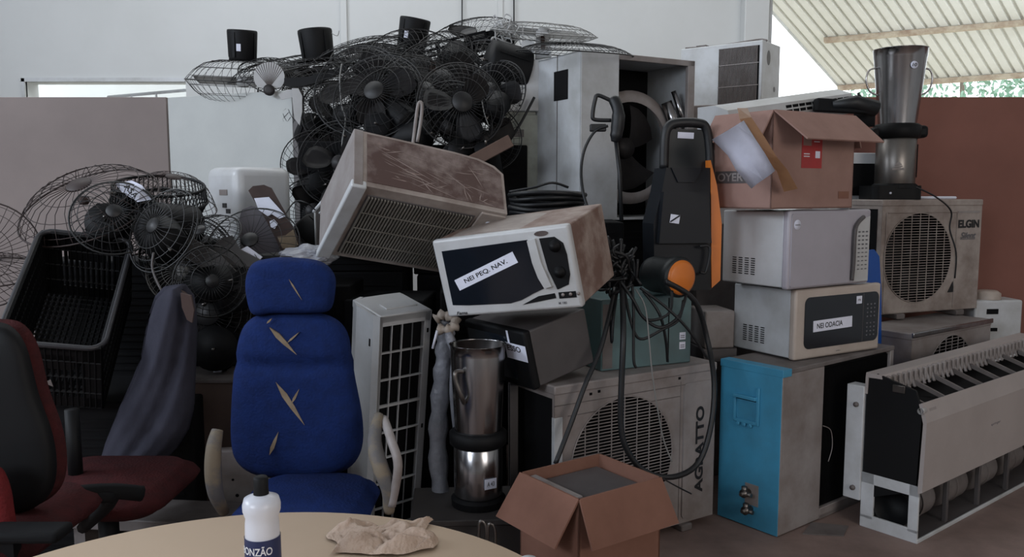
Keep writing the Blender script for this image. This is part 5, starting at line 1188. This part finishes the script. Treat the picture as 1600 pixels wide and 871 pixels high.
# cross-section of jumbled fans facing out
fans = [
 (560, 140, 4.45, (-.2, -.95, .3), .25, 'dark fan facing out below the second upright motor, blue-tinted', dict(ml=.14)),
 (532, 185, 4.62, (.5, -.8, .3), .22, 'dark fan slanting beside the edge of the pale panel', dict()),
 (610, 105, 4.9, (.2, -.45, .85), .34, 'dark fan lying nearly flat under the square-looking motor', dict()),
 (560, 105, 4.9, (-.3, -.4, .85), .30, 'dark fan lying nearly flat between the second and third upright motors', dict(motor=False)),
 (690, 130, 4.6, (.15, -.9, .4), .27, 'dark fan with wire guard in front of the brown boards', dict(motor=False)),
 (740, 120, 4.75, (-.3, -.8, .5), .26, 'dark fan next to the top white casing on its left', dict()),
 (530, 255, 4.25, (-.1, -.95, .2), .22, 'dim black fan left of the rusty unit top corner', dict(front=False)),
 (620, 180, 4.35, (.3, -.9, -.1), .24, 'dim black fan above the rusty unit, left of the bent pipe', dict(front=False)),
 (700, 200, 4.3, (-.3, -.9, .1), .24, 'dim black fan above the rusty unit, right of the bent pipe', dict(front=False)),
 (755, 215, 4.35, (.1, -.9, .4), .2, 'dim black fan left of the lower white casing', dict(front=False)),
 (500, 260, 4.4, (.3, -.9, .3), .2, 'dim black fan in the dark gap between panel edge and rusty unit', dict(front=False)),
 (490, 330, 4.25, (.1, -.95, .3), .18, 'dim black fan low behind the pale leaning profile', dict(front=False)),
 (590, 150, 4.3, (-.2, -.9, .4), .24, 'dark fan with guard above the left corner of the rusty unit', dict()),
 (660, 150, 4.4, (.4, -.8, .4), .24, 'dark fan with guard crossing the bent pale pipe top', dict()),
 (720, 165, 4.2, (.2, -.9, .2), .22, 'dark fan with guard above the right half of the rusty unit', dict()),
 (770, 150, 4.45, (-.5, -.8, .3), .2, 'dark fan pushed against the top white casing', dict(motor=False)),
 (735, 65, 5.05, (-.2, -.6, .8), .3, 'fan with loose guard at the top, left of the grey fan with pale blades', dict(motor=False, wm=wireb)),
]
for u, v, Y, ax, R, lb, kw in fans:
    kw.setdefault('fz', .05); make_fan(lb, at(u, v, Y), Q(ax, random.uniform(0, 120)), R=R, **kw)
gl = ['wire guard slumped over the gap between the first and second upright motors', 'wire guard rising behind the second upright motor', 'wire guard leaning right of the second upright motor', 'wire guard slumped left of the square-looking motor', 'wire guard spread across the middle of the pile top', 'wire guard pressed against the vented board', 'wire guard hanging in the gap beside the pale panel', 'wire guard under the long dark strip']
gp_ = [(445, 125, 4.9, (.3, -.4, .8), .26), (435, 112, 5.05, (-.2, -.2, .9), .3), (560, 95, 5.1, (-.3, .1, .9), .33), (590, 82, 5.15, (-.25, -.2, .9), .34), (655, 110, 4.75, (.2, -.8, .5), .3), (715, 120, 4.8, (.4, -.8, .3), .28), (500, 165, 4.7, (.2, -.9, .3), .22), (460, 150, 4.85, (.3, -.7, .6), .2)]
for lb, (u, v, Y, ax, R) in zip(gl, gp_): loose_guard(lb, at(u, v, Y), ax, R, .07, m=wireb, nr=40, wr=.0017)
# blade sets
t = thing('fan_blade_set', 'pale grey ribbed fan blade standing above the pale panel between the first two motors', 'fan part', at(421, 131, 4.62))
bm = NB(); pts = [(0, -.03)] + [(.085 * math.sin(a), .035 + .085 * math.cos(a) * .95) for a in [(-2.3 + i * 4.6 / 16) for i in range(17)]]
prism(bm, pts, -.003, .003); link('blade', bm, bladeg, t)
bm = NB()
for i in range(13):
    a = -1.0 + i * 2.0 / 12; bar(bm, (0, -.004, -.02), (.095 * math.sin(a), -.004, -.02 + .14 * math.cos(a * .75)), .0015)
link('rib', bm, greyd, t)
bm = NB(); lathe(bm, [(.03, 0), (.03, .02), (.012, .022), (0, .022)], 18, T3(0, 0, -.035) @ RX(90), cap=False); link('hub', bm, bladed, t)
t = thing('fan_blade_set', 'pale grey fan blade hanging just right of the pale panel edge', 'fan part')
poly([(456, 138), (466, 138), (472, 150), (472, 175), (468, 196), (460, 185), (457, 160)], 4.5, bladeg, 'blade', .006)
poly([(435, 148), (450, 140), (460, 140), (458, 152), (440, 156)], 4.52, bladeg, 'blade', .006)
t = thing('dark_strip', 'long dark plastic strip bridging the pile below the second upright motor', 'strip')
poly([(444, 122), (480, 120), (520, 108), (545, 100), (540, 110), (500, 128), (470, 135), (444, 134)], 4.55, black, 'strip', .03)
# many dark motors making the black heart
mp = [(492, 235, 4.5), (505, 290, 4.3), (545, 215, 4.3), (590, 165, 4.45), (585, 125, 4.6), (620, 130, 4.6), (560, 180, 4.4), (640, 150, 4.4), (665, 210, 4.2), (690, 165, 4.35), (735, 165, 4.3), (720, 235, 4.15), (765, 180, 4.25), (770, 105, 4.6), (760, 230, 4.15), (775, 85, 4.7), (495, 345, 4.15), (520, 330, 4.1), (490, 190, 4.55), (655, 105, 4.75), (700, 100, 4.8), (510, 380, 3.95), (590, 195, 4.2), (640, 195, 4.25)]
bits = ['beside the lower edge of the pale panel', 'in the dark gap left of the rusty unit', 'over the left corner of the rusty unit', 'under the nearly flat fans', 'below the third upright motor on its left', 'below the square-looking motor', 'right under the long dark strip', 'left of the bent pale pipe', 'just right of the bent pale pipe foot', 'below the brown boards', 'left of the top white casing, with sticker', 'above the brown scratched sheet on its right', 'touching the left edge of the white casings', 'high up beside the vented board', 'by the slanted dusty batten', 'topmost next to the white wires', 'near the pale metal profile', 'behind the pale metal profile', 'next to the pale blade by the panel edge', 'under the brown guard boards', 'under the vented board', 'beneath the pale profile foot', 'just above the rusty unit top edge', 'behind the bent pale pipe']
for i, (u, v, Y) in enumerate(mp):
    ax = (random.uniform(-.8, .8), -random.uniform(.3, 1), random.uniform(-.5, .6))
    loose_motor('dusty black fan motor ' + bits[i], at(u, v, Y), ax, random.uniform(.062, .088), random.uniform(.13, .19), m=random.choice([black, blackm, black]), sticker=(i in (10, 13)))
# vented board + brown boards
t = thing('vented_board', 'dusty slotted panel leaning near the top middle of the pile, light showing through slots', 'panel', at(735, 92, 4.95), (12, -14, 8))
bm = NB(); W2, H2 = .27, .13
for i in range(9): z = -H2 + i * 2 * H2 / 8; box(bm, -W2, W2 * .45, -.005, .005, z - .007, z + .007)
for x in (-W2, -W2 * .63, -W2 * .27, W2 * .1, W2 * .45): box(bm, x - .012, x + .012, -.006, .006, -H2, H2)
box(bm, W2 * .45, W2, -.006, .006, -H2, H2); box(bm, -W2 * 1.8, -W2, -.006, .006, H2 - .08, H2 + .01)
link('slotted_sheet', bm, blackm, t)
t = thing('brown_board', 'brownish board showing through wire guards in the upper middle of the pile', 'board')
poly([(650, 100), (700, 92), (712, 135), (680, 150), (650, 148)], 4.85, mat('tan_board', (150, 112, 92), .8), 'board', .01)
t = thing('brown_board', 'brownish board showing through wires left of the top white casing', 'board')
poly([(712, 104), (745, 110), (783, 140), (783, 170), (740, 160)], 4.9, MATS['tan_board'], 'board', .01)
t = thing('white_wire_bundle', 'small bundle of white looped wires hanging at the top of the pile', 'wires')
bm = NB()
for i in range(9):
    c = at(790 + random.uniform(-12, 12), 45 + random.uniform(-10, 10), 4.7); tube(bm, cr([c + Vector((random.uniform(-.06, .06), random.uniform(-.03, .03), random.uniform(-.07, .07))) for _ in range(5)], 5), .004, 5)
link('wires', bm, white, t)
t = thing('metal_casing', 'small white torn metal piece under the grey fan with pale blades', 'metal part')
poly([(815, 66), (822, 62), (835, 66), (835, 92), (815, 92)], 4.6, white2, 'sheet', .05); poly([(838, 48), (856, 50), (862, 88), (836, 92)], 4.62, white2, 'sheet', .05); poly([(845, 52), (851, 52), (852, 76), (845, 76)], 4.61, wood2, 'slot', .01)
loose_motor('big black motor at the top right of the pile, against the top white casing', at(762, 95, 4.6), (-.9, -.3, .25), .13, .22, sticker=False)
cable([(361, 107, 4.9), (368, 88, 4.9), (376, 82, 4.9), (388, 88, 4.9)], .002, 'thin wire curling left of the first upright motor', m=wireb)
cable([(518, 52, 4.95), (527, 56, 4.95), (530, 48, 4.95)], .002, 'thin wire curling off the second upright motor', m=wireg)
cable([(534, 100, 4.4), (531, 125, 4.38), (534, 165, 4.36), (540, 187, 4.34), (535, 220, 4.3), (534, 250, 4.3), (538, 272, 4.3)], .004, 'grey cord dangling down the dark front of the fan pile', m=wireg)
cable([(753, 158, 4.2), (757, 178, 4.18), (763, 195, 4.16)], .003, 'short pale wire hanging from a motor in the dark pile', m=wireg)
# guard behind the left partition and white fan
bm = NB(); q = at(1282, 828, 3.35); prism(bm, [(-.10, -.05), (.06, -.07), (.12, .03), (-.02, .07)], 0, .004, 'z'); single('floor_rag', bm, greyd, 'flat grey scrap lying on the floor in front of the cyan unit', 'scrap', loc=atz(1285, 828, .001))

# ================================================================== TABLE & foreground
tc_ = Vector((-.44, 1.13)); TR = .57; TZ = .75
pk = atz(480, 800, TZ); 
t = thing('round_table', 'round beige table top in the foreground', 'table', (pk.x, pk.y - TR, 0))
bm = NB(); lathe(bm, [(0, TZ - .025), (TR - .004, TZ - .025), (TR, TZ - .02), (TR, TZ - .004), (TR - .003, TZ), (0, TZ)], 96, cap=False); link('table_top', bm, tablem, t)
bm = NB(); lathe(bm, [(.24, 0), (.24, .02), (.04, .05), (.035, TZ - .03), (.12, TZ - .025)], 24); link('pedestal', bm, darkg, t)
# bottle
bx = at(409, 800, 1.33)
t = thing('plastic_bottle', 'milky white squeeze bottle with dark cap and navy label on the round table', 'bottle', (bx.x, 1.33, TZ), (0, 0, 12))
sc_ = 1.33 / F
def bz(v): return at(409, v, 1.33).z - TZ
bm = NB(); lathe(bm, [(.028, 0), (.0295, .004), (.0285, bz(845)), (.0275, bz(815)), (.0265, bz(808)), (.0305, bz(797)), (.0310, bz(788)), (.028, bz(778)), (.018, bz(774)), (.014, bz(772))], 36)
link('bottle_body', bm, bottlem, t)
bm = NB(); lathe(bm, [(.0125, bz(775)), (.0125, bz(770)), (.0118, bz(762)), (.0120, bz(748)), (.010, bz(745)), (0, bz(744.5))], 24, cap=False); link('cap', bm, black, t, label='dark flip cap')
bm = NB(); lathe(bm, [(.0292, .008), (.0296, .03), (.0292, bz(836))], 36, cap=False); lb = link('paper_label', bm, navy, t, label='navy blue label with white letters')
# curved lettering
c = bpy.data.curves.new('txt', 'FONT'); c.body = 'BONZÃO'; o = bpy.data.objects.new('txt', c); COL.objects.link(o)
c.offset = .015
me = bpy.data.meshes.new_from_object(o.evaluated_get(bpy.context.evaluated_depsgraph_get())); bpy.data.objects.remove(o)
xs = [v.co.x for v in me.vertices]; ys = [v.co.y for v in me.vertices]; W3 = max(xs) - min(xs)
for v in me.vertices:
    a = ((v.co.x - min(xs)) / W3 - .5) * 1.9 - .35; z = bz(858) + (v.co.y - min(ys)) / (max(ys) - min(ys)) * .016; v.co = (.0302 * math.sin(a), -.0302 * math.cos(a), z)
me.materials.clear(); me.materials.append(whitet); o = bpy.data.objects.new('lettering', me); COL.objects.link(o); o.parent = lb
# rag
t0 = atz(600, 850, TZ)
bm = NB(); n = 46; vs = []
px = [(508, 866), (520, 850), (560, 838), (575, 822), (600, 822), (640, 818), (668, 815), (690, 826), (692, 838), (680, 850), (690, 868), (670, 885), (600, 890), (540, 885)]
for i in range(n):
    for j in range(n):
        s, q = i / (n - 1), j / (n - 1)
        x = -.098 + .186 * s + .010 * math.sin(q * 7) ; y = -.065 + .13 * q + .010 * math.sin(s * 6 + 1)
        r2 = max(abs(s * 2 - 1), abs(q * 2 - 1)); e = max(0, 1 - r2 ** 5)
        hgt = (.010 + .022 * abs(noise.noise(Vector((s * 3.2 + q * 2, q * 3.5 - s, 1.7)))) * 2.0 + .010 * abs(noise.noise(Vector((s * 9, q * 9, 5))))) * (.15 + .85 * e) + .012 * math.exp(-((s - .75 + (q - .5) * .3) / .08) ** 2) * e
        vs.append((x + .012 * noise.noise(Vector((s * 4, q * 4, 9))), y + .012 * noise.noise(Vector((s * 4, q * 4, 3))), hgt * .85 + .001))
addv(bm, vs, [(i * n + j, (i + 1) * n + j, (i + 1) * n + j + 1, i * n + j + 1) for i in range(n - 1) for j in range(n - 1)], 0, None, True)
single('cleaning_rag', bm, rag, 'crumpled beige cleaning rag on the round table', 'cloth', loc=(t0.x, t0.y + .015, TZ + .001), rot=(0, 0, 8))
# cap of a small white container at the table's near right edge
q = atz(800, 935, TZ); q = at(838, 868, 1.22)
t = thing('plastic_cup', 'small white rounded cap at the lower edge of the photo, right side of the table', 'container', (q.x - .012, 1.20, TZ), (0, 0, 0))
bm = NB(); lathe(bm, [(.016, 0), (.017, .03), (.017, q.z - TZ - .012), (.0165, q.z - TZ - .003), (.012, q.z - TZ + .004), (0, q.z - TZ + .006)], 24, cap=False); link('body', bm, white, t)
